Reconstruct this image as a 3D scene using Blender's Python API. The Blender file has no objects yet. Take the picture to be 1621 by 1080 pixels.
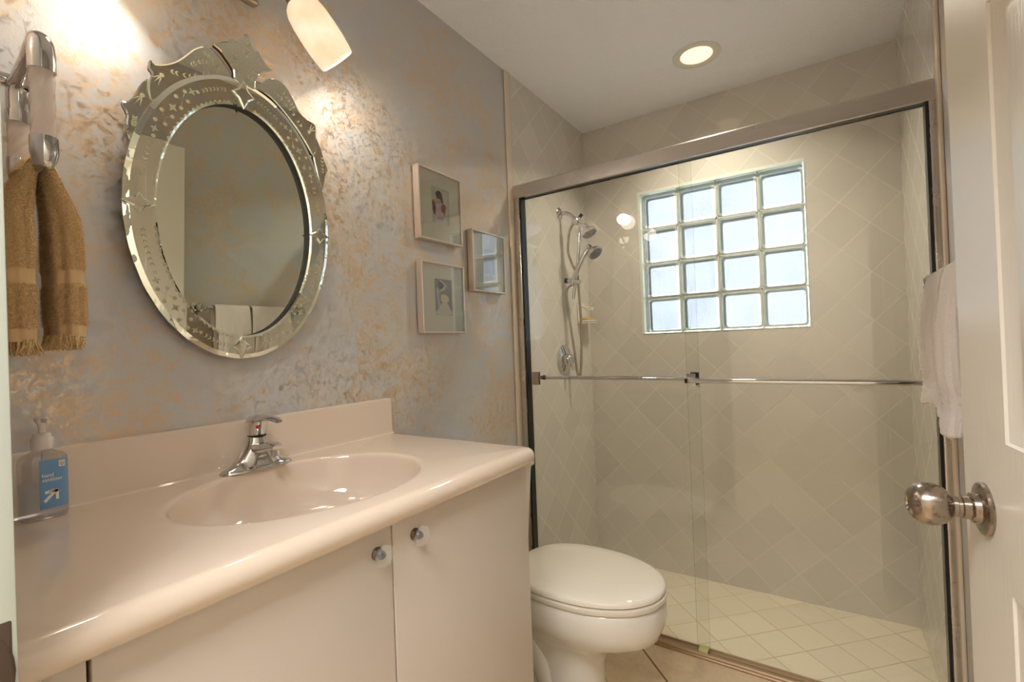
import bpy, bmesh, math, random
from mathutils import Vector, Matrix, noise as mnoise
random.seed(7)
SC = bpy.context.scene
COL = SC.collection
PI = math.pi

# ------------------------------------------------------------------ camera
cam_d = bpy.data.cameras.new('camera'); cam = bpy.data.objects.new('camera', cam_d); COL.objects.link(cam)
cam_d.sensor_fit = 'HORIZONTAL'; cam_d.sensor_width = 36.0
cam_d.lens = 754.8 / 1621 * 36.0
cam_d.clip_start = 0.02; cam_d.clip_end = 60
yaw, pitch, roll = math.radians(33.435), math.radians(0.401), math.radians(-2.187)
F = Vector((-math.sin(yaw)*math.cos(pitch), math.cos(yaw)*math.cos(pitch), math.sin(pitch)))
R0 = Vector((math.cos(yaw), math.sin(yaw), 0)); U0 = R0.cross(F)
Rr = math.cos(roll)*R0 + math.sin(roll)*U0
Ur = -math.sin(roll)*R0 + math.cos(roll)*U0
cam.matrix_world = Matrix(((Rr.x, Ur.x, -F.x, 1.2), (Rr.y, Ur.y, -F.y, 0.0), (Rr.z, Ur.z, -F.z, 1.2), (0, 0, 0, 1)))
SC.camera = cam

# ------------------------------------------------------------------ world, exposure
SC.view_settings.view_transform = 'Standard'
SC.view_settings.look = 'None'
SC.view_settings.gamma = 1.0
SC.view_settings.use_curve_mapping = False
SC.view_settings.exposure = 0.22
world = bpy.data.worlds.new('daylight'); SC.world = world; world.use_nodes = True
wn = world.node_tree.nodes; wl = world.node_tree.links
bg = wn['Background']
tc = wn.new('ShaderNodeTexCoord'); sp = wn.new('ShaderNodeSeparateXYZ'); rp = wn.new('ShaderNodeValToRGB')
wl.new(tc.outputs['Generated'], sp.inputs[0]); wl.new(sp.outputs['Z'], rp.inputs[0]); wl.new(rp.outputs[0], bg.inputs[0])
rp.color_ramp.elements[0].position = 0.0; rp.color_ramp.elements[0].color = (0.90, 0.92, 0.90, 1)
rp.color_ramp.elements[1].position = 0.45; rp.color_ramp.elements[1].color = (0.90, 0.94, 1.0, 1)
WORLD_STRENGTH = 13.5
bg.inputs[1].default_value = WORLD_STRENGTH

def area(name, loc, target, size, power, color, shape='DISK', size_y=None, spread=PI):
    d = bpy.data.lights.new(name, 'AREA'); d.shape = shape; d.size = size
    if size_y: d.size_y = size_y
    d.energy = power; d.color = color; d.spread = spread
    o = bpy.data.objects.new(name, d); COL.objects.link(o)
    o.location = loc
    o.rotation_euler = (Vector(target)-Vector(loc)).to_track_quat('-Z', 'Y').to_euler()
    return o
# sky portal in the glass block window
pt = area('window_portal', (0.732, 2.86, 1.634), (0.732, 0, 1.634), 0.80, 1, (1, 1, 1), 'RECTANGLE', 0.80)
pt.data.cycles.is_portal = True
# added fill light under the hall ceiling, unseen behind the camera
area('hall_fill_light', (0.95, -0.42, 2.39), (0.95, -0.42, 0), 0.9, 44, (0.97, 0.985, 1.0), 'RECTANGLE', 0.36)

# ------------------------------------------------------------------ material helpers
def lin(c):
    o = []
    for v in c[:3]:
        v = v/255.0
        o.append(v/12.92 if v <= 0.04045 else ((v+0.055)/1.055)**2.4)
    return (o[0], o[1], o[2], 1.0)
def two_sided_fresnel(t, ior):
    ge = t.node('ShaderNodeNewGeometry'); fr = t.node('ShaderNodeFresnel')
    t.link(t.math('MULTIPLY_ADD', ge.outputs['Backfacing'], 1.0/ior-ior, ior), fr.inputs[0])
    return fr.outputs[0]
class NT:
    def __init__(s, name):
        s.m = bpy.data.materials.new(name); s.m.use_nodes = True
        s.t = s.m.node_tree; s.n = s.t.nodes; s.l = s.t.links
        s.n.clear(); s.out = s.n.new('ShaderNodeOutputMaterial')
    def node(s, kind, **kw):
        n = s.n.new(kind)
        for k, v in kw.items(): setattr(n, k, v)
        return n
    def link(s, a, b): s.l.new(a, b)
    def val(s, sock, v):
        if hasattr(v, 'is_output') or isinstance(v, bpy.types.NodeSocket): s.link(v, sock)
        else: sock.default_value = v
    def math(s, op, a, b=0.0, c=0.0):
        n = s.node('ShaderNodeMath', operation=op)
        s.val(n.inputs[0], a); s.val(n.inputs[1], b)
        if op in ('MULTIPLY_ADD', 'SMOOTH_MIN', 'WRAP', 'PINGPONG', 'COMPARE'): s.val(n.inputs[2], c)
        return n.outputs[0]
    def noise(s, vec, scale, detail=4, rough=0.5, dist=0.0):
        n = s.node('ShaderNodeTexNoise'); s.link(vec, n.inputs['Vector'])
        n.inputs['Scale'].default_value = scale; n.inputs['Detail'].default_value = detail
        n.inputs['Roughness'].default_value = rough; n.inputs['Distortion'].default_value = dist
        return n.outputs['Fac']
    def ramp(s, f, p0, p1, c0=(0, 0, 0, 1), c1=(1, 1, 1, 1)):
        r = s.node('ShaderNodeValToRGB'); s.link(f, r.inputs[0])
        r.color_ramp.elements[0].position = p0; r.color_ramp.elements[1].position = p1
        r.color_ramp.elements[0].color = c0; r.color_ramp.elements[1].color = c1
        return r.outputs[0]
    def mix(s, f, a, b):
        m = s.node('ShaderNodeMix', data_type='RGBA')
        s.val(m.inputs[0], f); s.val(m.inputs[6], a); s.val(m.inputs[7], b)
        return m.outputs[2]
    def bump(s, h, strength=0.3, dist=0.002, nrm=None):
        b = s.node('ShaderNodeBump'); b.inputs['Strength'].default_value = strength
        b.inputs['Distance'].default_value = dist; s.link(h, b.inputs['Height'])
        if nrm is not None: s.link(nrm, b.inputs['Normal'])
        return b.outputs[0]
    def pos(s): return s.node('ShaderNodeNewGeometry').outputs['Position']
    def obj(s): return s.node('ShaderNodeTexCoord').outputs['Object']
    def prin(s, color, rough=0.4, metal=0.0, normal=None, spec=0.5, coat=0.0, sheen=0.0, sss=0.0):
        p = s.node('ShaderNodeBsdfPrincipled')
        s.val(p.inputs['Base Color'], color); s.val(p.inputs['Roughness'], rough); s.val(p.inputs['Metallic'], metal)
        p.inputs['Specular IOR Level'].default_value = spec
        p.inputs['Coat Weight'].default_value = coat; p.inputs['Coat Roughness'].default_value = 0.05
        p.inputs['Sheen Weight'].default_value = sheen
        if normal is not None: s.link(normal, p.inputs['Normal'])
        s.link(p.outputs[0], s.out.inputs[0])
        return p
def simple(name, rgb, rough=0.4, metal=0.0, spec=0.5, coat=0.0, nscale=0, nstr=0.0):
    t = NT(name); nrm = None
    if nscale: nrm = t.bump(t.noise(t.pos(), nscale, 3), nstr, 0.001)
    t.prin(lin(rgb), rough, metal, nrm, spec, coat)
    return t.m
M = {}
# faux painted wall: lavender grey and copper sponging with pearly metallic glints
def faux(name):
    t = NT(name); P = t.pos()
    warp = t.node('ShaderNodeMapping'); t.link(P, warp.inputs[0]); warp.inputs['Scale'].default_value = (1, 1, 1.0); warp.inputs['Rotation'].default_value = (0.6, 0.2, 0.3)
    big = t.noise(warp.outputs[0], 3.2, 2, 0.5, 0.4)
    mid = t.noise(warp.outputs[0], 14, 10, 0.78, 0.9)
    fine = t.noise(warp.outputs[0], 42, 8, 0.75, 1.4)
    cop = t.math('ADD', t.math('MULTIPLY', mid, 0.75), t.math('MULTIPLY', big, 0.55))
    copm = t.ramp(cop, 0.615, 0.70)
    copm2 = t.math('MULTIPLY', copm, t.ramp(fine, 0.42, 0.56))
    grey = t.mix(t.ramp(t.noise(P, 6, 5), 0.35, 0.65), lin((196, 198, 202)), lin((204, 199, 192)))
    col = t.mix(t.math('MULTIPLY', copm2, 0.85), grey, lin((218, 188, 152)))
    n2 = t.noise(warp.outputs[0], 48, 8, 0.78, 1.6)
    glint = t.ramp(t.math('ADD', t.math('MULTIPLY', n2, 0.7), t.math('MULTIPLY', fine, 0.45)), 0.56, 0.64)
    metal = t.math('MULTIPLY_ADD', glint, 0.70, 0.04)
    rough = t.math('MULTIPLY_ADD', glint, -0.24, 0.52)
    h = t.math('ADD', t.math('MULTIPLY', t.noise(P, 300, 3), 0.8), t.math('MULTIPLY', n2, 0.25))
    t.prin(col, rough, metal, t.bump(h, 0.30, 0.0010), 0.5)
    return t.m
M['faux'] = faux('faux_paint')
def ceiling_mat():
    t = NT('textured_ceiling'); P = t.pos()
    h = t.ramp(t.noise(P, 60, 4, 0.6, 0.5), 0.42, 0.60)
    t.prin(lin((246, 247, 250)), 0.7, 0, t.bump(h, 0.5, 0.003), 0.25)
    return t.m
M['ceiling'] = ceiling_mat()
def tiles(name, au, av, side, ou, ov, tile, grout, gw, rough, bumpd=0.0008, vary=0.04, spots=None, wavy=0.0):
    """diagonal tiles: au, av pick the two world axes of the surface"""
    t = NT(name); P = t.pos(); s = t.node('ShaderNodeSeparateXYZ'); t.link(P, s.inputs[0])
    a, b = s.outputs[au], s.outputs[av]
    u = t.math('MULTIPLY', t.math('ADD', a, b), 0.70711/side); v = t.math('MULTIPLY', t.math('SUBTRACT', a, b), 0.70711/side)
    u = t.math('ADD', u, ou); v = t.math('ADD', v, ov)
    fu = t.math('PINGPONG', u, 0.5); fv = t.math('PINGPONG', v, 0.5)
    e = t.math('MINIMUM', fu, fv)
    g = t.node('ShaderNodeMapRange'); t.link(e, g.inputs[0]); g.inputs[1].default_value = gw/side*0.5; g.inputs[2].default_value = gw/side*0.5+0.006
    mask = g.outputs[0]
    cx = t.node('ShaderNodeCombineXYZ'); t.link(t.math('FLOOR', u), cx.inputs[0]); t.link(t.math('FLOOR', v), cx.inputs[1])
    w = t.node('ShaderNodeTexWhiteNoise'); t.link(cx.outputs[0], w.inputs[0])
    c2 = lin([x*(1-vary) for x in tile]) if vary else lin(tile)
    tcx = t.mix(w.outputs[0], lin(tile), c2)
    if spots:
        n = t.noise(P, 9, 8, 0.65, 0.6); tcx = t.mix(t.ramp(n, 0.38, 0.66), tcx, lin(spots))
        n = t.noise(P, 60, 6, 0.7); tcx = t.mix(t.math('MULTIPLY', t.ramp(n, 0.5, 0.7), 0.4), tcx, lin([x*0.85 for x in spots]))
    col = t.mix(mask, lin(grout), tcx)
    nb = t.bump(mask, 0.6, bumpd)
    if wavy: nb = t.bump(t.noise(P, 5, 2), wavy, 0.01, nb)
    r = t.math('MULTIPLY_ADD', mask, rough-0.6, 0.6)
    t.prin(col, r, 0, nb, 0.5)
    return t.m
wt, wg = (218, 212, 202), (226, 219, 206)
M['tile_back'] = tiles('diagonal_wall_tile', 0, 2, 0.156, 0.10, 0.40, wt, wg, 0.0022, 0.10, wavy=0.06)
M['tile_side'] = tiles('diagonal_wall_tile_side', 1, 2, 0.156, 0.3, 0.15, wt, wg, 0.0022, 0.10, wavy=0.06)
M['tile_floor'] = tiles('diagonal_shower_floor_tile', 0, 1, 0.150, 0.22, 0.56, (232, 220, 196), (196, 180, 152), 0.004, 0.25)
M['floor'] = tiles('beige_stone_floor', 0, 1, 0.45, -3.7147, 0.15, (222, 198, 164), (120, 98, 72), 0.005, 0.3, spots=(206, 182, 148))
M['bullnose'] = simple('cream_bullnose', (222, 208, 190), 0.15)
M['white_paint'] = simple('white_semi_gloss_paint', (226, 222, 212), 0.35, nscale=90, nstr=0.08)
M['jamb'] = simple('white_jamb_paint', (192, 198, 188), 0.35)
def door_mat():
    t = NT('white_door_paint'); O = t.obj()
    mp = t.node('ShaderNodeMapping'); t.link(O, mp.inputs[0]); mp.inputs['Scale'].default_value = (260, 260, 9)
    t.prin(lin((226, 218, 206)), 0.3, 0, t.bump(t.noise(mp.outputs[0], 1.0, 4, 0.6), 0.35, 0.0012), 0.5)
    return t.m
M['door'] = door_mat()
M['hall'] = simple('hall_paint', (222, 212, 196), 0.6)
M['cab'] = simple('cream_thermofoil', (204, 192, 180), 0.28, nscale=40, nstr=0.03)
M['cab_side'] = simple('white_cabinet_side', (222, 216, 206), 0.35)
M['dark_gap'] = simple('dark_gap', (70, 50, 38), 0.8)
M['marble'] = simple('cultured_marble', (218, 200, 182), 0.06, spec=0.5, coat=0.3)
M['chrome'] = simple('chrome', (212, 212, 212), 0.06, 1.0)
M['nickel'] = simple('brushed_nickel', (178, 168, 156), 0.26, 1.0, nscale=300, nstr=0.05)
def worn():
    t = NT('worn_nickel'); P = t.obj(); n = t.ramp(t.noise(P, 90, 5, 0.7), 0.56, 0.66)
    t.prin(t.mix(n, lin((168, 156, 144)), lin((120, 100, 88))), t.math('MULTIPLY_ADD', n, 0.25, 0.22), 1.0)
    return t.m
M['worn'] = worn()
def alu():
    t = NT('satin_shower_metal'); P = t.pos()
    mp = t.node('ShaderNodeMapping'); t.link(P, mp.inputs[0]); mp.inputs['Scale'].default_value = (1.2, 4, 4)
    t.prin(lin((206, 201, 195)), t.math('MULTIPLY_ADD', t.noise(mp.outputs[0], 3, 2), 0.2, 0.18), 1.0, t.bump(t.noise(mp.outputs[0], 1.5, 1), 0.08, 0.01))
    return t.m
M['alu'] = alu()
M['black_rubber'] = simple('black_rubber', (22, 22, 22), 0.5)
M['dark_metal'] = simple('dark_channel', (60, 62, 62), 0.3, 0.8)
M['porcelain'] = simple('glazed_porcelain', (228, 222, 212), 0.08, coat=0.3)
M['seat_plastic'] = simple('glossy_seat_plastic', (234, 226, 212), 0.03)
M['gold'] = simple('aged_brass', (120, 98, 52), 0.3, 1.0)
M['knob_base'] = simple('antique_pewter', (112, 100, 92), 0.3, 1.0)
def glass(name, tint, refl=1.0, rough=0.0, ior=1.5):
    t = NT(name)
    tr = t.node('ShaderNodeBsdfTransparent'); tr.inputs[0].default_value = (*tint, 1)
    gl = t.node('ShaderNodeBsdfGlossy'); gl.inputs['Roughness'].default_value = rough
    mx = t.node('ShaderNodeMixShader'); t.link(t.math('MULTIPLY', two_sided_fresnel(t, ior), refl), mx.inputs[0])
    t.link(tr.outputs[0], mx.inputs[1]); t.link(gl.outputs[0], mx.inputs[2]); t.link(mx.outputs[0], t.out.inputs[0])
    return t.m
M['glass'] = glass('shower_glass', (0.985, 0.992, 0.980), 1.0)
M['glass_edge'] = glass('green_glass_edge', (0.55, 0.68, 0.60), 1.0)
M['pic_glass'] = glass('picture_glass', (0.97, 0.97, 0.96), 2.2)
M['clear_plastic'] = glass('clear_plastic', (0.90, 0.91, 0.92), 1.6, 0.03)
def real_glass(name, col, rough=0.0, ior=1.45):
    t = NT(name); g = t.node('ShaderNodeBsdfGlass'); g.inputs[0].default_value = (*col, 1); g.inputs[1].default_value = rough; g.inputs[2].default_value = ior
    t.link(g.outputs[0], t.out.inputs[0]); return t.m
M['crystal'] = None
def acrylic(nm='frosted_acrylic', c1=(236, 222, 212), c2=(0.93, 0.9, 0.88), f=0.55):
    t = NT(nm)
    a = t.node('ShaderNodeBsdfPrincipled'); a.inputs['Base Color'].default_value = lin(c1); a.inputs['Roughness'].default_value = 0.15
    b = t.node('ShaderNodeBsdfTransparent'); b.inputs[0].default_value = (*c2, 1)
    mx = t.node('ShaderNodeMixShader'); mx.inputs[0].default_value = f
    t.link(b.outputs[0], mx.inputs[1]); t.link(a.outputs[0], mx.inputs[2]); t.link(mx.outputs[0], t.out.inputs[0]); return t.m
M['acrylic'] = acrylic()
M['crystal'] = acrylic('cloudy_crystal', (238, 238, 232), (0.95, 0.95, 0.94), 0.13)
M['gel'] = acrylic('clear_gel', (232, 232, 236), (0.95, 0.96, 0.98), 0.22)
def mirror_mat(name, tint, wav=0.0):
    t = NT(name); g = t.node('ShaderNodeBsdfGlossy'); g.inputs[0].default_value = (*tint, 1); g.inputs[1].default_value = 0.0
    if wav: t.link(t.bump(t.noise(t.obj(), 30, 2), wav, 0.002), g.inputs['Normal'])
    t.link(g.outputs[0], t.out.inputs[0]); return t.m
M['mirror'] = mirror_mat('silver_mirror', (0.86, 0.91, 0.81))
M['mirror_band'] = mirror_mat('antique_mirror', (0.78, 0.79, 0.70))
M['mirror_bevel'] = mirror_mat('bevelled_mirror', (0.84, 0.87, 0.78), 0.5)
M['glass_rim'] = simple('green_glass_rim', (196, 204, 168), 0.15)
M['backing'] = simple('black_backing', (14, 12, 12), 0.5)
M['red_backing'] = simple('dark_red_edge', (70, 14, 12), 0.4)
M['etch'] = simple('engraved_frost', (176, 173, 140), 0.6)
M['frame'] = simple('champagne_frame', (214, 200, 188), 0.28, 0.55)
M['mat_board'] = simple('cream_mat', (214, 214, 202), 0.8)
M['mat_white'] = simple('white_mat', (212, 214, 210), 0.8)
def terry(name, c1, c2, scale=260, strength=1.0, dist=0.003):
    t = NT(name); P = t.obj()
    n = t.noise(P, scale, 3, 0.6)
    p = t.prin(t.mix(t.ramp(n, 0.3, 0.7), lin(c1), lin(c2)), 0.95, 0, t.bump(n, strength, dist), 0.1, sheen=0.3)
    return t.m
M['white_terry'] = terry('white_terry', (226, 214, 208), (240, 232, 226), 420, 0.7, 0.002)
M['brown_terry'] = terry('tan_terry', (216, 176, 118), (250, 218, 164), 330, 1.0, 0.004)
M['brown_band'] = terry('tan_woven_band', (218, 184, 138), (226, 192, 146), 900, 0.3, 0.001)
M['plastic_white'] = simple('translucent_pump_plastic', (226, 216, 208), 0.35)
M['label_blue'] = simple('blue_label', (112, 158, 204), 0.4)
M['white_print'] = simple('white_print', (244, 240, 232), 0.5)
M['orange_print'] = simple('orange_print', (226, 140, 90), 0.5)
M['soap'] = simple('yellow_soap', (214, 168, 70), 0.4)
M['red_dot'] = simple('red_dot', (170, 16, 24), 0.3)
M['grout_block'] = simple('white_block_mortar', (206, 206, 196), 0.8)
def emis(name, c, s):
    t = NT(name); e = t.node('ShaderNodeEmission'); e.inputs[0].default_value = (*c, 1); e.inputs[1].default_value = s
    t.link(e.outputs[0], t.out.inputs[0]); return t.m
def shade_mat():
    t = NT('lit_frosted_glass_shade')
    e = t.node('ShaderNodeEmission'); P = t.obj()
    t.link(t.mix(t.ramp(t.noise(P, 14, 2), 0.35, 0.65), (1.0, 0.66, 0.40, 1), (1.0, 0.80, 0.55, 1)), e.inputs[0]); e.inputs[1].default_value = 1.02
    g = t.node('ShaderNodeBsdfGlossy'); g.inputs[1].default_value = 0.1
    mx = t.node('ShaderNodeMixShader'); t.link(two_sided_fresnel(t, 1.3), mx.inputs[0]); t.link(e.outputs[0], mx.inputs[1]); t.link(g.outputs[0], mx.inputs[2])
    t.link(mx.outputs[0], t.out.inputs[0]); return t.m
M['shade'] = shade_mat()
M['bulb'] = emis('lit_bulb', (1.0, 0.84, 0.6), 3.0)
M['can_lens'] = emis('lit_ceiling_lens', (1.0, 0.70, 0.36), 1.9)
M['hall_fill_lens'] = emis('lit_hall_fill_lens', (1.0, 0.92, 0.8), 3.0)  # glow of the fill panel added in the unseen hall
def block_pane():
    t = NT('ribbed_glass_block'); P = t.pos(); s = t.node('ShaderNodeSeparateXYZ'); t.link(P, s.inputs[0])
    wx = t.math('SINE', t.math('MULTIPLY', s.outputs[0], 2*PI/0.0095)); wz = t.math('SINE', t.math('MULTIPLY', s.outputs[2], 2*PI/0.0085))
    h = t.math('ADD', t.math('MULTIPLY', wx, 0.5), t.math('MULTIPLY', wz, 0.4))
    big = t.noise(P, 4.5, 3)
    f = t.math('ADD', t.math('MULTIPLY_ADD', h, 0.26, 0.5), t.math('MULTIPLY_ADD', big, 0.9, -0.45))
    tr = t.node('ShaderNodeBsdfTransparent'); t.link(t.mix(f, (0.056, 0.066, 0.085, 1), (0.094, 0.100, 0.115, 1)), tr.inputs[0])
    gl = t.node('ShaderNodeBsdfPrincipled'); gl.inputs['Base Color'].default_value = lin((200, 214, 214)); gl.inputs['Roughness'].default_value = 0.12
    t.link(t.bump(h, 0.3, 0.001), gl.inputs['Normal'])
    mx = t.node('ShaderNodeMixShader'); mx.inputs[0].default_value = 0.16
    t.link(tr.outputs[0], mx.inputs[1]); t.link(gl.outputs[0], mx.inputs[2]); t.link(mx.outputs[0], t.out.inputs[0]); return t.m
M['block_pane'] = block_pane()
def block_rim():
    t = NT('clear_glass_block_rim')
    tr = t.node('ShaderNodeBsdfTransparent'); tr.inputs[0].default_value = (0.150, 0.158, 0.152, 1)
    gl = t.node('ShaderNodeBsdfPrincipled'); gl.inputs['Base Color'].default_value = lin((226, 236, 224)); gl.inputs['Roughness'].default_value = 0.06
    mx = t.node('ShaderNodeMixShader'); mx.inputs[0].default_value = 0.3
    t.link(tr.outputs[0], mx.inputs[1]); t.link(gl.outputs[0], mx.inputs[2]); t.link(mx.outputs[0], t.out.inputs[0]); return t.m
M['block_rim'] = block_rim()

# ------------------------------------------------------------------ mesh helpers
def NB(): return bmesh.new()
def box(bm, x0, x1, y0, y1, z0, z1, bev=0.0, seg=2, mi=0):
    vs = [bm.verts.new((x, y, z)) for x in (x0, x1) for y in (y0, y1) for z in (z0, z1)]
    q = [(0, 1, 3, 2), (4, 6, 7, 5), (0, 4, 5, 1), (2, 3, 7, 6), (0, 2, 6, 4), (1, 5, 7, 3)]
    fs = [bm.faces.new([vs[i] for i in f]) for f in q]
    for f in fs: f.material_index = mi
    if bev > 0:
        es = {e for f in fs for e in f.edges}
        bmesh.ops.bevel(bm, geom=list(es), offset=bev, segments=seg, affect='EDGES', profile=0.5)
    return bm
def frame_axes(d):
    d = Vector(d).normalized()
    a = Vector((0, 0, 1)) if abs(d.z) < 0.9 else Vector((1, 0, 0))
    u = d.cross(a).normalized(); return d, u, d.cross(u).normalized()
def lathe(bm, prof, o=(0, 0, 0), ax=(0, 0, 1), n=32, squash=(1, 1), lobes=0, lob=0.0, mi=0, caps=True):
    """prof: (radius, height) pairs along ax"""
    d, u, v = frame_axes(ax); o = Vector(o); rings = []
    for r, h in prof:
        ring = []
        for k in range(n):
            a = 2*PI*k/n; rr = r*(1+lob*math.cos(lobes*a)) if lobes else r
            ring.append(bm.verts.new(o+d*h+u*rr*math.cos(a)*squash[0]+v*rr*math.sin(a)*squash[1]))
        rings.append(ring)
    for a, b in zip(rings, rings[1:]):
        for k in range(n):
            f = bm.faces.new((a[k], a[(k+1) % n], b[(k+1) % n], b[k])); f.material_index = mi; f.smooth = True
    if caps:
        for ring in (rings[0], rings[-1]):
            try: f = bm.faces.new(ring); f.material_index = mi
            except ValueError: pass
    return bm
def cyl(bm, p0, p1, r, n=24, r2=None):
    p0, p1 = Vector(p0), Vector(p1); L = (p1-p0).length
    return lathe(bm, [(r, 0), (r if r2 is None else r2, L)], p0, p1-p0, n)
def smooth_path(pts, sub=8):
    P = [Vector(p) for p in pts]; out = []
    for i in range(len(P)-1):
        a, b, c, d = P[max(i-1, 0)], P[i], P[i+1], P[min(i+2, len(P)-1)]
        for k in range(sub):
            t = k/sub
            out.append(0.5*((2*b)+(c-a)*t+(2*a-5*b+4*c-d)*t*t+(3*b-a-3*c+d)*t**3))
    out.append(P[-1]); return out
def tube(bm, pts, r, n=14, sub=8, rads=None, squash=1.0, twist=0.0, ribs=0.0):
    path = smooth_path(pts, sub) if sub else [Vector(p) for p in pts]
    m = len(path); rings = []; prev = None
    for i, p in enumerate(path):
        t = (path[min(i+1, m-1)]-path[max(i-1, 0)]).normalized()
        if prev is None: d, u, v = frame_axes(t)
        else:
            u = prev-t*prev.dot(t); u.normalize(); v = t.cross(u)
        prev = u
        rr = r
        if rads:
            f = i/(m-1)*(len(rads)-1); j = min(int(f), len(rads)-2); rr = rads[j]+(rads[j+1]-rads[j])*(f-j)
        if ribs: rr *= 1+ribs*(i % 2)
        rings.append([bm.verts.new(p+u*rr*math.cos(2*PI*k/n+twist*i)+v*rr*squash*math.sin(2*PI*k/n+twist*i)) for k in range(n)])
    for a, b in zip(rings, rings[1:]):
        for k in range(n):
            bm.faces.new((a[k], a[(k+1) % n], b[(k+1) % n], b[k])).smooth = True
    bm.faces.new(rings[0]); bm.faces.new(rings[-1])
    return bm
def prism(bm, pts, axis, d0, d1, mi=0, mi_side=None):
    """pts 2D outline; axis 'x': pts are (y,z); 'y': (x,z); 'z': (x,y)"""
    def P(p, d): return {'x': (d, p[0], p[1]), 'y': (p[0], d, p[1]), 'z': (p[0], p[1], d)}[axis]
    a = [bm.verts.new(P(p, d0)) for p in pts]; b = [bm.verts.new(P(p, d1)) for p in pts]
    n = len(pts)
    fs = []
    f = bm.faces.new(a); f.material_index = mi; fs.append(f)
    f = bm.faces.new(b); f.material_index = mi; fs.append(f)
    for k in range(n):
        f = bm.faces.new((a[k], a[(k+1) % n], b[(k+1) % n], b[k])); f.material_index = mi if mi_side is None else mi_side
    return bm
def smooth2d(pts, sub=4):
    """closed smoothing of an outline"""
    n = len(pts); P = [Vector((p[0], p[1])) for p in pts]; out = []
    for i in range(n):
        a, b, c, d = P[i-1], P[i], P[(i+1) % n], P[(i+2) % n]
        for k in range(sub):
            t = k/sub
            q = 0.5*((2*b)+(c-a)*t+(2*a-5*b+4*c-d)*t*t+(3*b-a-3*c+d)*t**3); out.append((q.x, q.y))
    return out
ORG = {}
def link_obj(name, bm, mats, parent=None, angle=35, local=False, flat=False):
    bmesh.ops.recalc_face_normals(bm, faces=bm.faces)
    if parent is not None and not local:
        o_ = ORG.get(parent.name, Vector((0, 0, 0)))
        bmesh.ops.translate(bm, verts=bm.verts, vec=-o_)
    me = bpy.data.meshes.new(name); bm.to_mesh(me); bm.free()
    if not isinstance(mats, (list, tuple)): mats = [mats]
    for m in mats: me.materials.append(m)
    if not flat:
        me.shade_smooth(); me.set_sharp_from_angle(angle=math.radians(angle))
    o = bpy.data.objects.new(name, me); COL.objects.link(o)
    if parent is not None:
        o.parent = parent; ORG[o.name] = Vector((0, 0, 0)) if local else ORG.get(parent.name, Vector((0, 0, 0)))
    return o
def thing(name, label, cat, loc, group=None, rot=(0, 0, 0)):
    e = bpy.data.objects.new(name, None); COL.objects.link(e); e.location = loc; e.rotation_euler = rot
    e.empty_display_size = 0.05
    e['label'] = label; e['category'] = cat
    if group: e['group'] = group
    ORG[e.name] = Vector(loc); return e
def tag(o, label, cat, group=None):
    o['label'] = label; o['category'] = cat
    if group: o['group'] = group
    return o
def merge_into(o, bm, mat):
    """add surface pattern faces to an existing part's mesh"""
    bmesh.ops.recalc_face_normals(bm, faces=bm.faces)
    o.data.materials.append(mat); mi = len(o.data.materials)-1
    for f in bm.faces: f.material_index = mi; f.smooth = False
    tmp = bpy.data.meshes.new('tmp'); bm.to_mesh(tmp); bm.free()
    b2 = bmesh.new(); b2.from_mesh(o.data); b2.from_mesh(tmp); b2.to_mesh(o.data); b2.free(); bpy.data.meshes.remove(tmp)
def struct(name, bm, mats, label=None, angle=35, flat=True):
    o = link_obj(name, bm, mats, angle=angle, flat=flat); o['kind'] = 'structure'
    if label: o['label'] = label
    return o
def sstruct(name, loc, label=None, rot=(0, 0, 0)):
    e = bpy.data.objects.new(name, None); COL.objects.link(e); e.location = loc; e.rotation_euler = rot
    e['kind'] = 'structure'; ORG[e.name] = Vector(loc)
    if label: e['label'] = label
    return e

# ------------------------------------------------------------------ room shell
ZC = 2.466; W = 1.50; YS = 1.855; YB = 2.677; ZF = -0.096; DY = 0.10
b = NB(); box(b, 0, W, -0.02, 1.90, -0.10, 0); box(b, -0.4, 2.1, -1.7, -0.02, -0.10, 0); struct('floor', b, M['floor'], 'beige stone tile floor laid on the diagonal')
b = NB(); box(b, 0, W, 1.90, YB, -0.16, ZF); struct('floor_shower', b, M['tile_floor'], 'sunken shower floor of small cream diagonal tiles')
b = NB(); box(b, -0.1, W+0.1, -0.02, YB+0.2, ZC, ZC+0.1); box(b, -0.5, 2.2, -1.8, -0.02, ZC, ZC+0.1); struct('ceiling', b, M['ceiling'], 'pale grey ceiling with knockdown texture')
b = NB(); box(b, -0.12, 0, DY, YS, -0.1, ZC); struct('wall_left', b, M['faux'], 'grey and copper faux painted wall behind the vanity')
b = NB(); box(b, -0.12, 0.004, YS, YB, -0.16, ZC); struct('wall_shower_left', b, M['tile_side'], 'glossy cream diagonal tile wall with the shower heads')
b = NB(); box(b, W, W+0.12, -0.02, YS, -0.1, ZC); struct('wall_right', b, M['faux'], 'grey and copper faux painted wall behind the white towels')
b = NB(); box(b, W-0.004, W+0.12, YS, YB, -0.16, ZC); struct('wall_shower_right', b, M['tile_side'], 'glossy cream diagonal tile wall at the right end of the shower')
WL, WR, WT, WB = 0.324, 1.139, 2.037, 1.230
b = NB()
box(b, -0.12, WL, YB, YB+0.16, -0.16, ZC); box(b, WR, W+0.12, YB, YB+0.16, -0.16, ZC)
box(b, WL, WR, YB, YB+0.16, -0.16, WB); box(b, WL, WR, YB, YB+0.16, WT, ZC)
struct('wall_back', b, M['tile_back'], 'glossy cream diagonal tile wall around the glass block window')
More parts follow.
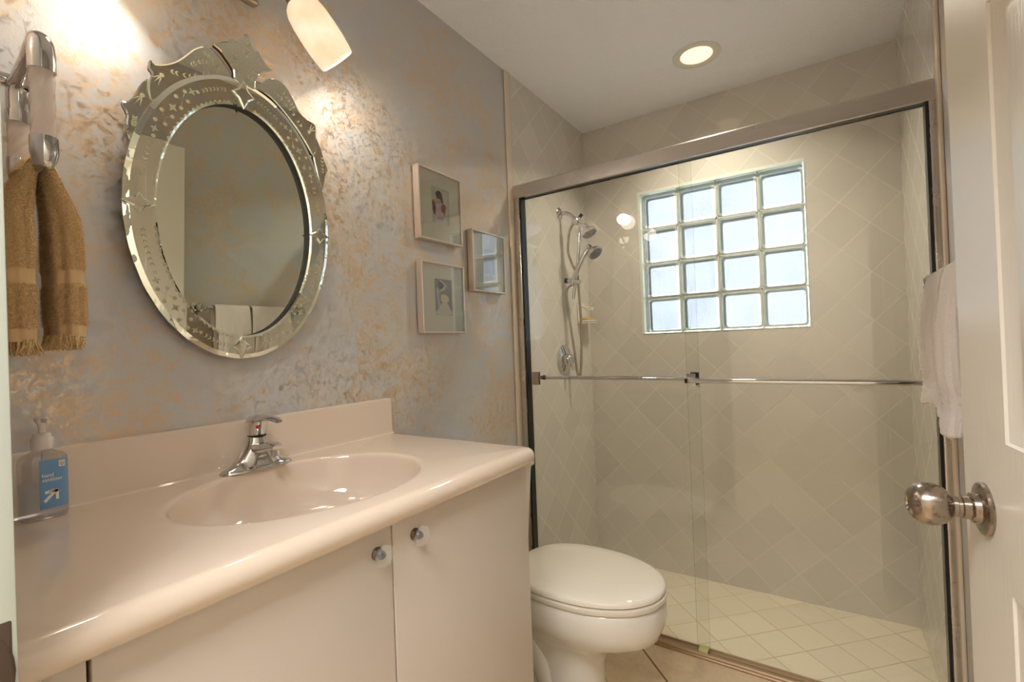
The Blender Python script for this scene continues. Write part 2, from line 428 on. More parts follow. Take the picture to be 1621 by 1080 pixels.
# door wall with opening
b = NB(); box(b, -0.12, 0.60, -0.02, DY, -0.1, ZC); box(b, 1.478, W, -0.02, DY, -0.1, ZC); box(b, 0.60, 1.478, -0.02, DY, 2.09, ZC)
struct('wall_front', b, M['faux'], 'wall with the doorway the camera stands in')
b = NB(); box(b, 0.60, 0.616, -0.03, 0.1015, 0, 2.09, 0.002); box(b, 0.616, 0.6205, 0.072, 0.1025, 0, 2.09, 0.0015)
box(b, 1.462, 1.478, -0.03, 0.10, 0, 2.09, 0.002); box(b, 0.60, 1.478, -0.03, 0.10, 2.074, 2.09)
struct('trim_1', b, M['jamb'], 'white door jamb at the left edge of the picture', flat=False)
b = NB(); box(b, 0.6165, 0.6215, 0.045, 0.0995, 0.90, 0.985, 0.002, 2)
lathe(b, [(0.030, 0), (0.030, 0.002), (0.027, 0.003)], (0.6205, 0.078, 0.943), (1, 0, 0), 24, squash=(0.75, 1.3))
sp_ = link_obj('strike_plate', b, M['knob_base']); tag(sp_, 'dark bronze strike plate on the white door jamb', 'strike plate')
# bullnose trims beside the shower
b = NB(); box(b, 0, 0.010, 1.826, 1.872, 0, ZC, 0.004, 3); struct('trim_2', b, M['bullnose'], 'cream bullnose tile strip left of the shower', flat=False)
b = NB(); box(b, W-0.010, W, 1.826, 1.872, 0, ZC, 0.004, 3); struct('trim_3', b, M['bullnose'], 'cream bullnose tile strip right of the shower', flat=False)
# hall behind the camera
b = NB(); box(b, -0.5, -0.4, -1.8, -0.02, 0, ZC); box(b, 2.1, 2.2, -1.8, -0.02, 0, ZC); box(b, -0.5, 2.2, -1.8, -1.7, 0, ZC)
box(b, -0.5, 0.60, -0.03, -0.02, 0, ZC); box(b, 1.478, 2.2, -0.03, -0.02, 0, ZC); box(b, 0.60, 1.478, -0.03, -0.02, 2.09, ZC)
struct('wall_hall', b, M['hall'], 'plain cream walls of the hall behind the camera')

# ------------------------------------------------------------------ glass block window
win = sstruct('window_1', (WL, YB, WB), 'square window of sixteen ribbed glass blocks')
pitch_ = (WR-WL-0.02)/4
x0w, z0w = WL+0.015, WB+0.004
pw = (WR-x0w-0.004)/4; pz = (WT-0.016-z0w)/4
yb = YB+0.018
b = NB()
box(b, WL, x0w, YB-0.002, YB+0.14, WB, WT); box(b, WR-0.004, WR, YB-0.002, YB+0.14, WB, WT)
box(b, x0w, WR-0.004, YB-0.002, YB+0.14, WB, z0w); box(b, x0w, WR-0.004, YB-0.002, YB+0.14, WT-0.016, WT)
link_obj('window_frame', b, simple('pale_window_reveal', (222, 228, 220), 0.2), win)
b = NB()
for i in range(1, 4): box(b, x0w+i*pw-0.004, x0w+i*pw+0.004, yb+0.004, yb+0.10, z0w, WT-0.016)
for j in range(1, 4): box(b, x0w, WR-0.004, yb+0.004, yb+0.10, z0w+j*pz-0.004, z0w+j*pz+0.004)
link_obj('mortar_grid', b, M['grout_block'], win)
b = NB()
def rring(x0, x1, z0, z1, y, r=0.014, n=4):
    out = []
    for cx, cz, a0 in ((x1-r, z1-r, 0), (x0+r, z1-r, PI/2), (x0+r, z0+r, PI), (x1-r, z0+r, 1.5*PI)):
        for k in range(n+1):
            a = a0+PI/2*k/n; out.append((cx+r*math.cos(a), y, cz+r*math.sin(a)))
    return out
for i in range(4):
    for j in range(4):
        x0, x1 = x0w+i*pw+0.0035, x0w+(i+1)*pw-0.0035; z0, z1 = z0w+j*pz+0.0035, z0w+(j+1)*pz-0.0035
        loops = []
        for ins, dy in ((0, 0.05), (0, 0.006), (0.0035, 0.0), (0.009, 0.0), (0.013, 0.004), (0.015, 0.006)):
            loops.append([b.verts.new(p) for p in rring(x0+ins, x1-ins, z0+ins, z1-ins, yb+dy)])
        for q, (A, B) in enumerate(zip(loops, loops[1:])):
            for k in range(len(A)):
                f = b.faces.new((A[k], A[(k+1) % len(A)], B[(k+1) % len(A)], B[k])); f.material_index = 0
        f = b.faces.new(loops[-1]); f.material_index = 1
        lp = [[b.verts.new(p) for p in rring(x0+ins, x1-ins, z0+ins, z1-ins, yb+0.085)] for ins in (0, 0.012)]
        for k in range(len(lp[0])): b.faces.new((lp[0][k], lp[0][(k+1) % len(lp[0])], lp[1][(k+1) % len(lp[0])], lp[1][k])).material_index = 0
        f = b.faces.new(lp[1]); f.material_index = 2
link_obj('glass_blocks', b, [M['block_rim'], M['block_pane'], glass('outer_block_face', (0.97, 0.98, 1.0), 0.5, 0.1)], win, 25)

# ------------------------------------------------------------------ white door
HX, HY = 1.453, 0.14; FX, FY = 1.374, 1.02
LEAF = math.hypot(FX-HX, FY-HY); ang = math.atan2(FY-HY, FX-HX)
door = sstruct('door_1', (HX, HY, 0.012), 'open white six panel door at the right edge', (0, 0, ang))
b = NB(); DH = 2.038
cols = [(0.115, 0.40), (0.465, LEAF-0.155)]; rows = [(0.21, 0.838), (1.034, 1.61), (1.73, 1.925)]
box(b, 0, LEAF, -0.035, -0.010, 0, DH)
xs = [0, cols[0][0], cols[0][1], cols[1][0], cols[1][1], LEAF]
box(b, xs[0], xs[1], -0.010, 0, 0, DH); box(b, xs[2], xs[3], -0.010, 0, 0, DH); box(b, xs[4], xs[5], -0.010, 0, 0, DH)
for c0, c1 in cols:
    zz = [0]+[z for r_ in rows for z in r_]+[DH]
    for k in range(0, len(zz), 2): box(b, c0, c1, -0.010, 0, zz[k], zz[k+1])
    for r0, r1 in rows:
        prev = None
        for ins, dy in ((0, 0.0), (0.003, -0.003), (0.013, -0.0055), (0.024, -0.0095), (0.030, -0.0095), (0.048, -0.003)):
            lp = [b.verts.new(p) for p in ((c0+ins, dy, r0+ins), (c1-ins, dy, r0+ins), (c1-ins, dy, r1-ins), (c0+ins, dy, r1-ins))]
            if prev:
                for k in range(4): b.faces.new((prev[k], prev[(k+1) % 4], lp[(k+1) % 4], lp[k]))
            prev = lp
        b.faces.new(prev)
link_obj('door_leaf', b, M['door'], door, 20, local=True)
kx, kz = LEAF-0.079, 0.926
hn = bpy.data.objects.new('door_handle', None)
b = NB()
lathe(b, [(0.001, 0), (0.037, 0.0), (0.038, 0.003), (0.036, 0.006), (0.030, 0.008), (0.022, 0.009), (0.021, 0.016), (0.017, 0.018)], (kx, 0, kz), (0, 1, 0), 40)
hb = link_obj('door_handle', b, M['worn'], door, local=True)
b = NB()
lathe(b, [(0.0165, 0.012), (0.0165, 0.026), (0.0135, 0.027), (0.0135, 0.031), (0.0150, 0.032), (0.0150, 0.037), (0.019, 0.040), (0.026, 0.046), (0.0300, 0.055), (0.0310, 0.064), (0.0295, 0.074), (0.0245, 0.083), (0.017, 0.088), (0.0105, 0.0895), (0.0095, 0.088), (0.0085, 0.084), (0.001, 0.083)], (kx, 0, kz), (0, 1, 0), 40)
link_obj('knob', b, M['worn'], hb, local=True)
b = NB(); cyl(b, (kx, 0.083, kz), (kx, 0.0875, kz), 0.004, 16); link_obj('keyhole', b, M['dark_gap'], hb, local=True)
for z in (0.25, 1.02, 1.80):
    b = NB(); cyl(b, (0.002, 0.006, z-0.045), (0.002, 0.006, z+0.045), 0.006, 12); link_obj('hinge', b, M['nickel'], door, local=True)

# ------------------------------------------------------------------ vanity cabinet
CY0, CY1, CX = 0.104, 1.058, 0.53
van = thing('vanity_cabinet', 'cream slab door bathroom vanity cabinet under the beige sink top', 'cabinet', (CX/2, 0.58, 0))
b = NB(); box(b, 0.003, CX-0.0235, CY1-0.019, CY1-0.001, 0.0, 0.8855, 0.001); box(b, 0.003, CX-0.0235, CY0, CY0+0.018, 0.0, 0.8855); box(b, 0.003, CX-0.0235, CY0+0.018, CY1-0.019, 0.10, 0.118); box(b, 0.003, 0.012, CY0+0.018, CY1-0.019, 0.118, 0.8855); box(b, CX-0.10, CX-0.085, CY0+0.018, CY1-0.019, 0, 0.10); link_obj('body', b, M['cab_side'], van)
b = NB(); box(b, CX-0.0225, CX-0.020, CY0+0.002, CY1-0.006, 0.105, 0.884); link_obj('face_shadow_gap', b, M['dark_gap'], van)
gaps = [0.171, 0.596]
edges = [(CY0, gaps[0]-0.002), (gaps[0]+0.002, gaps[1]-0.0016), (gaps[1]+0.0016, CY1)]
knobs = [None, (0.560, 0.843), (0.652, 0.845)]
for (y0, y1), kn in zip(edges, knobs):
    b = NB(); box(b, CX-0.020, CX, y0, y1, 0.11, 0.884 if kn is None else 0.882, 0.0016, 3)
    d = link_obj('cabinet_door' if kn else 'filler_panel', b, M['cab'], van)
    if kn:
        y, z = kn
        b = NB(); lathe(b, [(0.0115, 0), (0.0115, 0.002), (0.009, 0.004), (0.0065, 0.006), (0.0065, 0.012), (0.008, 0.013), (0.007, 0.015)], (CX, y, z), (1, 0, 0), 24)
        kb = link_obj('knob', b, M['knob_base'], d); kb['label'] = 'crystal knob on a dark pewter base'
        b = NB(); lathe(b, [(0.006, 0.011), (0.013, 0.0135), (0.0185, 0.018), (0.0190, 0.021), (0.0145, 0.027), (0.008, 0.0295)], (CX, y, z), (1, 0, 0), 16, lobes=8, lob=0.07)
        link_obj('crystal', b, M['crystal'], d, 12)
        b = NB(); cyl(b, (CX+0.012, y, z), (CX+0.019, y, z), 0.0045, 12); link_obj('screw', b, M['gold'], d)

# ------------------------------------------------------------------ countertop with moulded basin
CZ = 0.931
top = thing('countertop', 'glossy beige cultured marble vanity top with moulded oval sink', 'countertop', (0.28, 0.58, 0.886))
b = NB()
r = 0.0225; xe, ye = 0.560-r, 1.074-r; ct = 0.020
peri = []
N1 = 40
path = [(0.002, DY), (xe, DY)]
outl = []   # outline inner edge of the bullnose, then the back
def seg(p, q, n): return [(p[0]+(q[0]-p[0])*k/n, p[1]+(q[1]-p[1])*k/n) for k in range(n)]
outer = seg((0.002, DY+0.002), (xe, DY+0.002), 20)+seg((xe, DY+0.002), (xe, ye-0.004), 40)
for k in range(5): a = PI/2*k/4; outer.append((xe-0.004+0.004*math.cos(a), ye-0.004+0.004*math.sin(a)))
outer += seg((xe-0.006, ye), (0.002, ye), 20)+seg((0.002, ye), (0.002, DY+0.002), 40)
SX, SY, SA, SB = 0.285, 0.597, 0.205, 0.252
def ell(p, s, z, skew=0.0):
    a = math.atan2((p[1]-SY)/SB, (p[0]-SX)/SA)
    return (SX+skew+SA*s*math.cos(a), SY+SB*s*math.sin(a), z)
vo = [b.verts.new((p[0], p[1], CZ)) for p in outer]; vi = [b.verts.new(ell(p, 1.05, CZ)) for p in outer]
n = len(outer)
for k in range(n): b.faces.new((vo[k], vo[(k+1) % n], vi[(k+1) % n], vi[k]))
# bullnose front and right
nf0, nf1 = 20, 20+40+5+20
prof = [(0, 0)]+[(r*math.sin(a), -r+r*math.cos(a)) for a in [PI*k/12 for k in range(1, 13)]]+[(0.0-0.03, -2*r)]
def outn(k):
    p = outer[k]
    if k < 60: return Vector((1, 0)) if k >= 20 else Vector((0, 0))
    if k <= 64: a = PI/2*(k-60)/4; return Vector((math.cos(a), math.sin(a)))
    return Vector((0, 1))
loops = []
idx = list(range(20, 86))
for (o_, dz) in prof:
    L = []
    for k in idx:
        p = outer[k]; nn = outn(k) if k < 85 else Vector((0, 1))
        L.append(b.verts.new((p[0]+nn.x*o_, p[1]+nn.y*o_, CZ+dz)))
    loops.append(L)
for A, B in zip(loops, loops[1:]):
    for k in range(len(A)-1): b.faces.new((A[k], A[k+1], B[k+1], B[k]))
bmesh.ops.remove_doubles(b, verts=b.verts, dist=0.0004)
link_obj('slab', b, M['marble'], top, 50)
b = NB(); loops = []
for s, z, sk in [(1.052, CZ, 0), (1.02, CZ-0.0002, 0), (1.004, CZ-0.0012, 0), (0.992, CZ-0.004, 0), (0.985, CZ-0.010, 0), (0.975, CZ-0.024, 0), (0.955, CZ-0.050, 0), (0.91, CZ-0.080, 0), (0.83, CZ-0.105, 0), (0.68, CZ-0.124, 0), (0.45, CZ-0.131, 0), (0.22, CZ-0.134, 0), (0.09, CZ-0.136, 0)]:
    loops.append([b.verts.new(ell(p, s, z, sk)) for p in outer])
for A, B in zip(loops, loops[1:]):
    for k in range(n): b.faces.new((A[k], A[(k+1) % n], B[(k+1) % n], B[k]))
b.faces.new(loops[-1])
link_obj('sink_basin', b, M['marble'], top, 60)
b = NB(); lathe(b, [(0.001, 0.002), (0.014, 0.004), (0.021, 0.003), (0.024, 0.0), (0.024, -0.004)], (SX, SY, CZ-0.135), (0, 0, 1), 32); link_obj('drain', b, M['chrome'], top)
b = NB()
prism(b, [(0.0, 0.928), (0.032, 0.9305), (0.0245, 0.934), (0.0215, 0.942), (0.020, 1.034), (0.018, 1.0405), (0.013, 1.042), (0.0, 1.042)], 'y', DY, 1.066)
link_obj('backsplash', b, M['marble'], top, 40)

# ------------------------------------------------------------------ faucet
fy = 0.605
fau = thing('faucet', 'chrome single lever bathroom faucet behind the sink', 'faucet', (0.07, fy, CZ))
b = NB()
def super_ring(bm, cx, cy, z, ax_, ay_, p=3.0, n=40, xo=0):
    o = []
    for k in range(n):
        a = 2*PI*k/n; c, s = math.cos(a), math.sin(a)
        o.append(bm.verts.new((cx+ax_*math.copysign(abs(c)**(2/p), c), cy+ay_*math.copysign(abs(s)**(2/p), s), z)))
    return o
def loft(bm, rings, cap=True):
    for A, B in zip(rings, rings[1:]):
        for k in range(len(A)): bm.faces.new((A[k], A[(k+1) % len(A)], B[(k+1) % len(A)], B[k]))
    if cap: bm.faces.new(rings[0]); bm.faces.new(rings[-1])
loft(b, [super_ring(b, 0.066, fy, CZ, 0.027, 0.083, 2.6), super_ring(b, 0.066, fy, CZ+0.004, 0.027, 0.083, 2.6), super_ring(b, 0.066, fy, CZ+0.008, 0.024, 0.079, 2.6),
         super_ring(b, 0.066, fy, CZ+0.013, 0.022, 0.062, 2.4), super_ring(b, 0.066, fy, CZ+0.030, 0.022, 0.045, 2.4), super_ring(b, 0.064, fy, CZ+0.050, 0.022, 0.030, 2.4),
         super_ring(b, 0.062, fy, CZ+0.066, 0.0215, 0.0235, 2.2), super_ring(b, 0.062, fy, CZ+0.078, 0.020, 0.0215, 2.1)])
link_obj('body', b, M['chrome'], fau, 50)
b = NB()
sec = []
for t_, x, z, hw, hh in [(0, 0.060, CZ+0.044, 0.022, 0.013), (1, 0.085, CZ+0.050, 0.0215, 0.0125), (2, 0.115, CZ+0.056, 0.019, 0.010), (3, 0.140, CZ+0.058, 0.0165, 0.0085), (4, 0.156, CZ+0.056, 0.012, 0.006)]:
    ring = []
    for k in range(24):
        a = 2*PI*k/24; c, s = math.cos(a), math.sin(a)
        ring.append(b.verts.new((x, fy+hw*math.copysign(abs(c)**0.7, c), z+hh*math.copysign(abs(s)**0.7, s))))
    sec.append(ring)
loft(b, sec)
link_obj('spout', b, M['chrome'], fau, 50)
b = NB(); cyl(b, (0.141, fy, CZ+0.052), (0.141, fy, CZ+0.036), 0.010, 24); link_obj('aerator', b, M['chrome'], fau)
b = NB(); cyl(b, (0.067, fy, CZ+0.0775), (0.0675, fy, CZ+0.0805), 0.0205, 28); link_obj('seam_ring', b, M['black_rubber'], fau)
b = NB()
lv = [super_ring(b, 0.065, fy, CZ+0.080, 0.021, 0.021, 2.1), super_ring(b, 0.065, fy, CZ+0.092, 0.0235, 0.0225, 2.1), super_ring(b, 0.070, fy, CZ+0.106, 0.026, 0.023, 2.3), super_ring(b, 0.074, fy, CZ+0.116, 0.027, 0.022, 2.4), super_ring(b, 0.078, fy, CZ+0.123, 0.024, 0.018, 2.2), super_ring(b, 0.080, fy, CZ+0.126, 0.012, 0.010, 2.0)]
loft(b, lv)
sec = []
for x, z, hw, hh in [(0.075, CZ+0.114, 0.019, 0.009), (0.100, CZ+0.119, 0.0185, 0.0075), (0.125, CZ+0.121, 0.0165, 0.0055), (0.148, CZ+0.119, 0.013, 0.004), (0.162, CZ+0.115, 0.0085, 0.003)]:
    sec.append([b.verts.new((x, fy+hw*math.cos(2*PI*k/20), z+hh*math.sin(2*PI*k/20))) for k in range(20)])
loft(b, sec)
link_obj('lever_handle', b, M['chrome'], fau, 50)
b = NB(); lathe(b, [(0.0045, 0), (0.004, 0.0015), (0.001, 0.002)], (0.092, fy-0.010, CZ+0.100), (0.9, -0.42, -0.05), 16); link_obj('temperature_dot', b, M['red_dot'], fau)['label'] = 'red hot water dot'

# ------------------------------------------------------------------ hand sanitizer bottle
bx, by, bz = 0.060, 0.238, CZ+0.0005
ba = math.radians(90)
bot = thing('sanitizer_bottle', 'clear pump bottle of hand sanitizer with blue label on the vanity top', 'bottle', (bx, by, bz), rot=(0, 0, ba))
bot.scale = (1, 1, 1.12)
def oval_prof(bm, rows_, p=2.8, n=48):
    rg = []
    for z, ax_, ay_ in rows_:
        ring = []
        for k in range(n):
            a = 2*PI*k/n; c, s = math.cos(a), math.sin(a)
            ring.append(bm.verts.new((ax_*math.copysign(abs(c)**(2/p), c), ay_*math.copysign(abs(s)**(2/p), s), z)))
        rg.append(ring)
    loft(bm, rg)
HW, HD = 0.0320, 0.0185
b = NB(); oval_prof(b, [(0, HW*0.9, HD*0.86), (0.002, HW*0.97, HD*0.95), (0.006, HW, HD), (0.085, HW, HD), (0.092, HW*0.97, HD*0.95), (0.098, HW*0.8, HD*0.86), (0.102, 0.016, 0.0135), (0.105, 0.012, 0.012), (0.110, 0.012, 0.012)])
link_obj('bottle_body', b, M['clear_plastic'], bot, 50, local=True)
b = NB(); oval_prof(b, [(0.003, HW*0.88, HD*0.82), (0.006, HW*0.94, HD*0.9), (0.056, HW*0.94, HD*0.9)])
link_obj('gel', b, M['gel'], bot, 50, local=True)
b = NB(); lathe(b, [(0.0145, 0.106), (0.0150, 0.109), (0.0150, 0.122), (0.0125, 0.125), (0.0115, 0.130), (0.0045, 0.131), (0.0045, 0.138), (0.006, 0.145), (0.0095, 0.150), (0.0095, 0.154), (0.004, 0.156)], (0, 0, 0), (0, 0, 1), 28)
b2 = b; cyl(b2, (0.0, -0.002, 0.1505), (0.004, -0.026, 0.149), 0.0042, 14, 0.003)
link_obj('pump', b2, M['plastic_white'], bot, 40, local=True)
b = NB(); cyl(b, (0, 0, 0.012), (0, 0, 0.108), 0.0018, 10); link_obj('dip_tube', b, M['plastic_white'], bot, local=True)
b = NB()
lw = HW*0.62; Y_ = -HD-0.0006
prev = None; NN = 10
def bx_y(x):
    return -HD*(max(0.0, 1-abs((x)/HW)**2.8))**(1/2.8)-0.0006
pts = [(-HW*0.26+k*(HW*1.16)/NN) for k in range(NN+1)]
for k in range(NN):
    x0, x1 = pts[k], pts[k+1]
    b.faces.new([b.verts.new(p) for p in ((x0, bx_y(x0), 0.016), (x1, bx_y(x1), 0.016), (x1, bx_y(x1), 0.090), (x0, bx_y(x0), 0.090))])
bmesh.ops.remove_doubles(b, verts=b.verts, dist=0.00005)
lab = link_obj('label', b, M['label_blue'], bot, local=True); lab['label'] = 'blue label reading hand sanitizer'
def text_mesh(name, txt, size, parent, mat, loc, rot=(PI/2, 0, 0), ls=0.85):
    cu = bpy.data.curves.new(name, 'FONT'); cu.body = txt; cu.size = size; cu.space_line = ls; cu.extrude = 0.0001; cu.offset = size*0.012
    tmp = bpy.data.objects.new(name+'_tmp', cu); COL.objects.link(tmp)
    dg = bpy.context.evaluated_depsgraph_get(); me = bpy.data.meshes.new_from_object(tmp.evaluated_get(dg))
    bpy.data.objects.remove(tmp); me.name = name
    me.materials.clear(); me.materials.append(mat)
    o = bpy.data.objects.new(name, me); COL.objects.link(o); o.parent = parent; o.location = loc; o.rotation_euler = rot
    return o
text_mesh('lettering', 'hand\nsanitizer', 0.0078, lab, M['white_print'], (-0.0055, -HD-0.0012, 0.064))
b = NB()
def thick(bm, p, q, w_, yy):
    d_ = Vector((q[0]-p[0], q[1]-p[1])).normalized(); nn = Vector((-d_.y, d_.x))*w_/2
    prism(bm, [(p[0]+nn.x, p[1]+nn.y), (q[0]+nn.x, q[1]+nn.y), (q[0]-nn.x, q[1]-nn.y), (p[0]-nn.x, p[1]-nn.y)], 'y', yy, yy-0.0004)
thick(b, (-0.003, 0.027), (0.012, 0.0415), 0.0042, -HD-0.0008)
thick(b, (-0.002, 0.0405), (0.0145, 0.0425), 0.0042, -HD-0.0008)
thick(b, (0.013, 0.0435), (0.0135, 0.028), 0.0042, -HD-0.0008)
link_obj('arrow_emblem', b, M['white_print'], lab, local=True)
b = NB(); thick(b, (0.003, 0.0412), (0.0105, 0.0425), 0.0018, -HD-0.0013); link_obj('orange_stroke', b, M['orange_print'], lab, local=True)
b = NB(); yy = bx_y(0.020)-0.0004
prism(b, [(0.0165, 0.077), (0.0245, 0.077), (0.0245, 0.0865), (0.0165, 0.0865)], 'y', bx_y(0.0225)-0.0004, bx_y(0.0165)-0.0006); link_obj('corner_mark', b, M['white_print'], lab, local=True)
b = NB(); lathe(b, [(0.0030, 0), (0.0030, 0.0004), (0.0019, 0.0004), (0.0019, 0.0)], (0.0205, bx_y(0.0165)-0.0006, 0.0817), (0, -1, 0), 20, caps=False)
cyl(b, (0.0205, bx_y(0.0165)-0.0006, 0.0817), (0.0205, bx_y(0.0165)-0.0011, 0.0817), 0.0011, 14); link_obj('target_rings', b, M['orange_print'], lab, local=True)

# ------------------------------------------------------------------ towel ring on the door wall
ring = thing('towel_ring', 'chrome towel ring with twisted clear acrylic bars by the door jamb', 'towel ring', (0.03, DY, 1.66))
b = NB()
tube(b, [(0.180, 0.226, 1.660), (0.180, 0.226, 1.690), (0.174, 0.226, 1.708), (0.155, 0.226, 1.712), (0.110, 0.226, 1.700), (0.065, 0.226, 1.688), (0.045, 0.226, 1.676), (0.040, 0.226, 1.655), (0.040, 0.226, 1.632)], 0.0165, 20, 6, rads=[0.0175, 0.0175, 0.0165, 0.014, 0.013, 0.014, 0.0165, 0.0165, 0.0165])
link_obj('upper_yoke', b, M['chrome'], ring, 40)
b = NB(); cyl(b, (0.040, 0.226, 1.636), (0.040, 0.226, 1.616), 0.0180, 24); link_obj('collar', b, M['chrome'], ring)
b = NB(); cyl(b, (0.035, DY, 1.690), (0.035, 0.215, 1.690), 0.012, 20); lathe(b, [(0.027, 0), (0.027, 0.004), (0.020, 0.010), (0.013, 0.016)], (0.035, DY, 1.690), (0, 1, 0), 28); link_obj('wall_post', b, M['chrome'], ring)
def twisted(p0, p1, r_):
    bm = NB(); P0, P1 = Vector(p0), Vector(p1); m_ = 40; rings_ = []
    for i in range(m_+1):
        p = P0.lerp(P1, i/m_); tw = i/m_*PI*1.15; L_ = []
        for k in range(36):
            a = 2*PI*k/36; rr = r_*(1+0.10*abs(math.sin(3*(a))) - 0.05)
            L_.append(bm.verts.new(p+Vector((math.cos(a+tw), math.sin(a+tw), 0))*rr))
        rings_.append(L_)
    loft(bm, rings_); return bm
b = twisted((0.180, 0.226, 1.552), (0.180, 0.226, 1.668), 0.0150); link_obj('acrylic_bar', b, M['acrylic'], ring, 60)
b = twisted((0.040, 0.226, 1.552), (0.040, 0.226, 1.618), 0.0150); link_obj('acrylic_bar', b, M['acrylic'], ring, 60)
b = NB(); tube(b, [(0.180, 0.226, 1.554), (0.180, 0.226, 1.530), (0.174, 0.226, 1.517), (0.155, 0.226, 1.513), (0.110, 0.226, 1.513), (0.065, 0.226, 1.513), (0.046, 0.226, 1.517), (0.040, 0.226, 1.530), (0.040, 0.226, 1.554)], 0.016, 20, 6, rads=[0.0175, 0.0175, 0.014, 0.009, 0.008, 0.009, 0.014, 0.0175, 0.0175])
link_obj('lower_bar', b, M['chrome'], ring, 40)

# ------------------------------------------------------------------ cloth helpers
def fold_noise(v, z, ph, amp, k=1.0):
    return amp*(0.55*math.sin(v*k*1.0+ph)+0.30*math.sin(v*k*2.3+1.7*ph+z*3)+0.15*math.sin(v*k*4.1+ph*0.6-z*5))
# brown towel draped over the lower bar: two hanging lobes, each a gathered closed tube of cloth
tw = thing('hand_towel', 'fringed tan terry hand towel hanging from the towel ring', 'towel', (0.11, 0.226, 1.22))
def lobe(sign, zbot, seed):
    """one side of the hanging towel: outer skin is y-side; cross section in x-y, swept in z"""
    bm = NB(); rings_ = []; nz = 90; nk = 90
    rnd = random.Random(seed)
    for i in range(nz+1):
        t = i/nz; z = 1.5285-(1.5285-zbot)*t
        # half widths
        w_ = 0.036+0.034*min(1, t*2.2)**0.8
        if sign > 0: w_ *= 0.86
        d_ = 0.006+0.0135*min(1, t*3.2)
        cx = 0.122+0.004*t; cy = 0.226+sign*(0.0035+0.0275*min(1, t*3.0)**0.75)
        L_ = []
        for k in range(nk):
            a = 2*PI*k/nk
            c, s = math.cos(a), math.sin(a)
            x = w_*math.copysign(abs(c)**0.8, c); y = d_*math.copysign(abs(s)**0.8, s)
            fold = 0.0042*min(1, t*2.5)*(math.sin(5*a+seed*1.3+t*1.2)+0.6*math.sin(9*a+seed-t*2))
            x *= 1+fold*9; y *= 1+fold*32
            nn = mnoise.noise(Vector((x*140, y*140+seed*9, z*140)))*0.0016
            nn += mnoise.noise(Vector((x*420, y*420+seed*9, z*420)))*0.0011
            band = (0.615 < t < 0.690) or t > 0.93-0.01*0
            if 0.62 < t < 0.695 or t > 0.925:
                nn = -0.0016+mnoise.noise(Vector((x*60, y*60, z*60)))*0.0004
            rr = Vector((x, y)); ln = max(rr.length, 1e-6); rr = rr*(1+nn/ln)
            L_.append(bm.verts.new((cx+rr.x, cy+rr.y, z)))
        rings_.append(L_)
    for i, (A, B) in enumerate(zip(rings_, rings_[1:])):
        t = i/nz
        for k in range(nk):
            f = bm.faces.new((A[k], A[(k+1) % nk], B[(k+1) % nk], B[k])); f.material_index = 1 if (0.62 <= t < 0.69 or t > 0.925) else 0
    bm.faces.new(rings_[0]); bm.faces.new(rings_[-1])
    return bm, rings_
def add_pile(bm, seed, dens, zlo, mi=0, ln=0.0042):
    rnd = random.Random(seed); faces = [f for f in bm.faces if f.material_index == 0 and len(f.verts) == 4]
    bm.normal_update()
    cen = Vector((0.125, 0.226))
    for f in faces:
        for _ in range(dens):
            u, v = rnd.random(), rnd.random(); vs = [q.co for q in f.verts]
            p = vs[0].lerp(vs[1], u).lerp(vs[3].lerp(vs[2], u), v)
            nrm = f.normal.copy()
            if nrm.dot(Vector((p.x-f_c.x, p.y-f_c.y, 0))) < 0: nrm = -nrm
            d_ = (nrm+Vector((rnd.uniform(-.6, .6), rnd.uniform(-.6, .6), rnd.uniform(-.9, .3)))).normalized()
            side = d_.cross(Vector((rnd.uniform(-1, 1), rnd.uniform(-1, 1), rnd.uniform(-1, 1)))).normalized()*0.0007
            L_ = ln*rnd.uniform(0.5, 1.1)
            yield p, d_, side, L_
for sign, zb, seed in ((-1, 1.232, 3), (1, 1.240, 5)):
    bm, rg = lobe(sign, zb, seed)
    f_c = Vector((0.122, 0.226+sign*0.0255))
    news = list(add_pile(bm, seed, 2, zb))
    for p, d_, side, L_ in news:
        a_, b_, c_ = bm.verts.new(p-side), bm.verts.new(p+side), bm.verts.new(p+d_*L_)
        bm.faces.new((a_, b_, c_)).material_index = 0
    lo = link_obj('towel_side', bm, [M['brown_terry'], M['brown_band']], tw, 60)
    # fringe
    bm = NB(); rnd = random.Random(seed+11)
    for k in range(330):
        a = rnd.uniform(0, 2*PI); c, s = math.cos(a), math.sin(a); sc = rnd.uniform(0.75, 1.05)
        w_ = 0.068*(0.86 if sign > 0 else 1); p = Vector((0.126+w_*c*sc, 0.226+sign*0.0275+0.0185*s*sc, zb+0.004))
        ln = rnd.uniform(0.014, 0.026); dx, dy = rnd.uniform(-.008, .008)+0.004*c, rnd.uniform(-.007, .007)
        tube(bm, [p, p+Vector((dx*.4, dy*.4, -ln*.5)), p+Vector((dx, dy, -ln))], 0.0013, 5, 2, rads=[0.0015, 0.0014, 0.0006])
    link_obj('fringe', bm, M['brown_terry'], lo, 60)
b = NB()
tube(b, [(0.125, 0.203, 1.502), (0.125, 0.212, 1.522), (0.125, 0.226, 1.5305), (0.125, 0.240, 1.522), (0.125, 0.249, 1.502)], 0.03, 24, 6, rads=[0.006]*5)
bmesh.ops.scale(b, verts=b.verts, vec=(5.2, 1, 1), space=Matrix.Translation((-0.125, 0, 0)))
link_obj('towel_top_fold', b, M['brown_terry'], tw, 60)

# ------------------------------------------------------------------ Venetian mirror
MY, MZ, TILT = 0.598, 1.5195, math.radians(2.5)
mir = thing('wall_mirror', 'oval Venetian mirror with engraved mirrored frame above the sink', 'mirror', (0.0385, MY, MZ), rot=(0, TILT, 0))
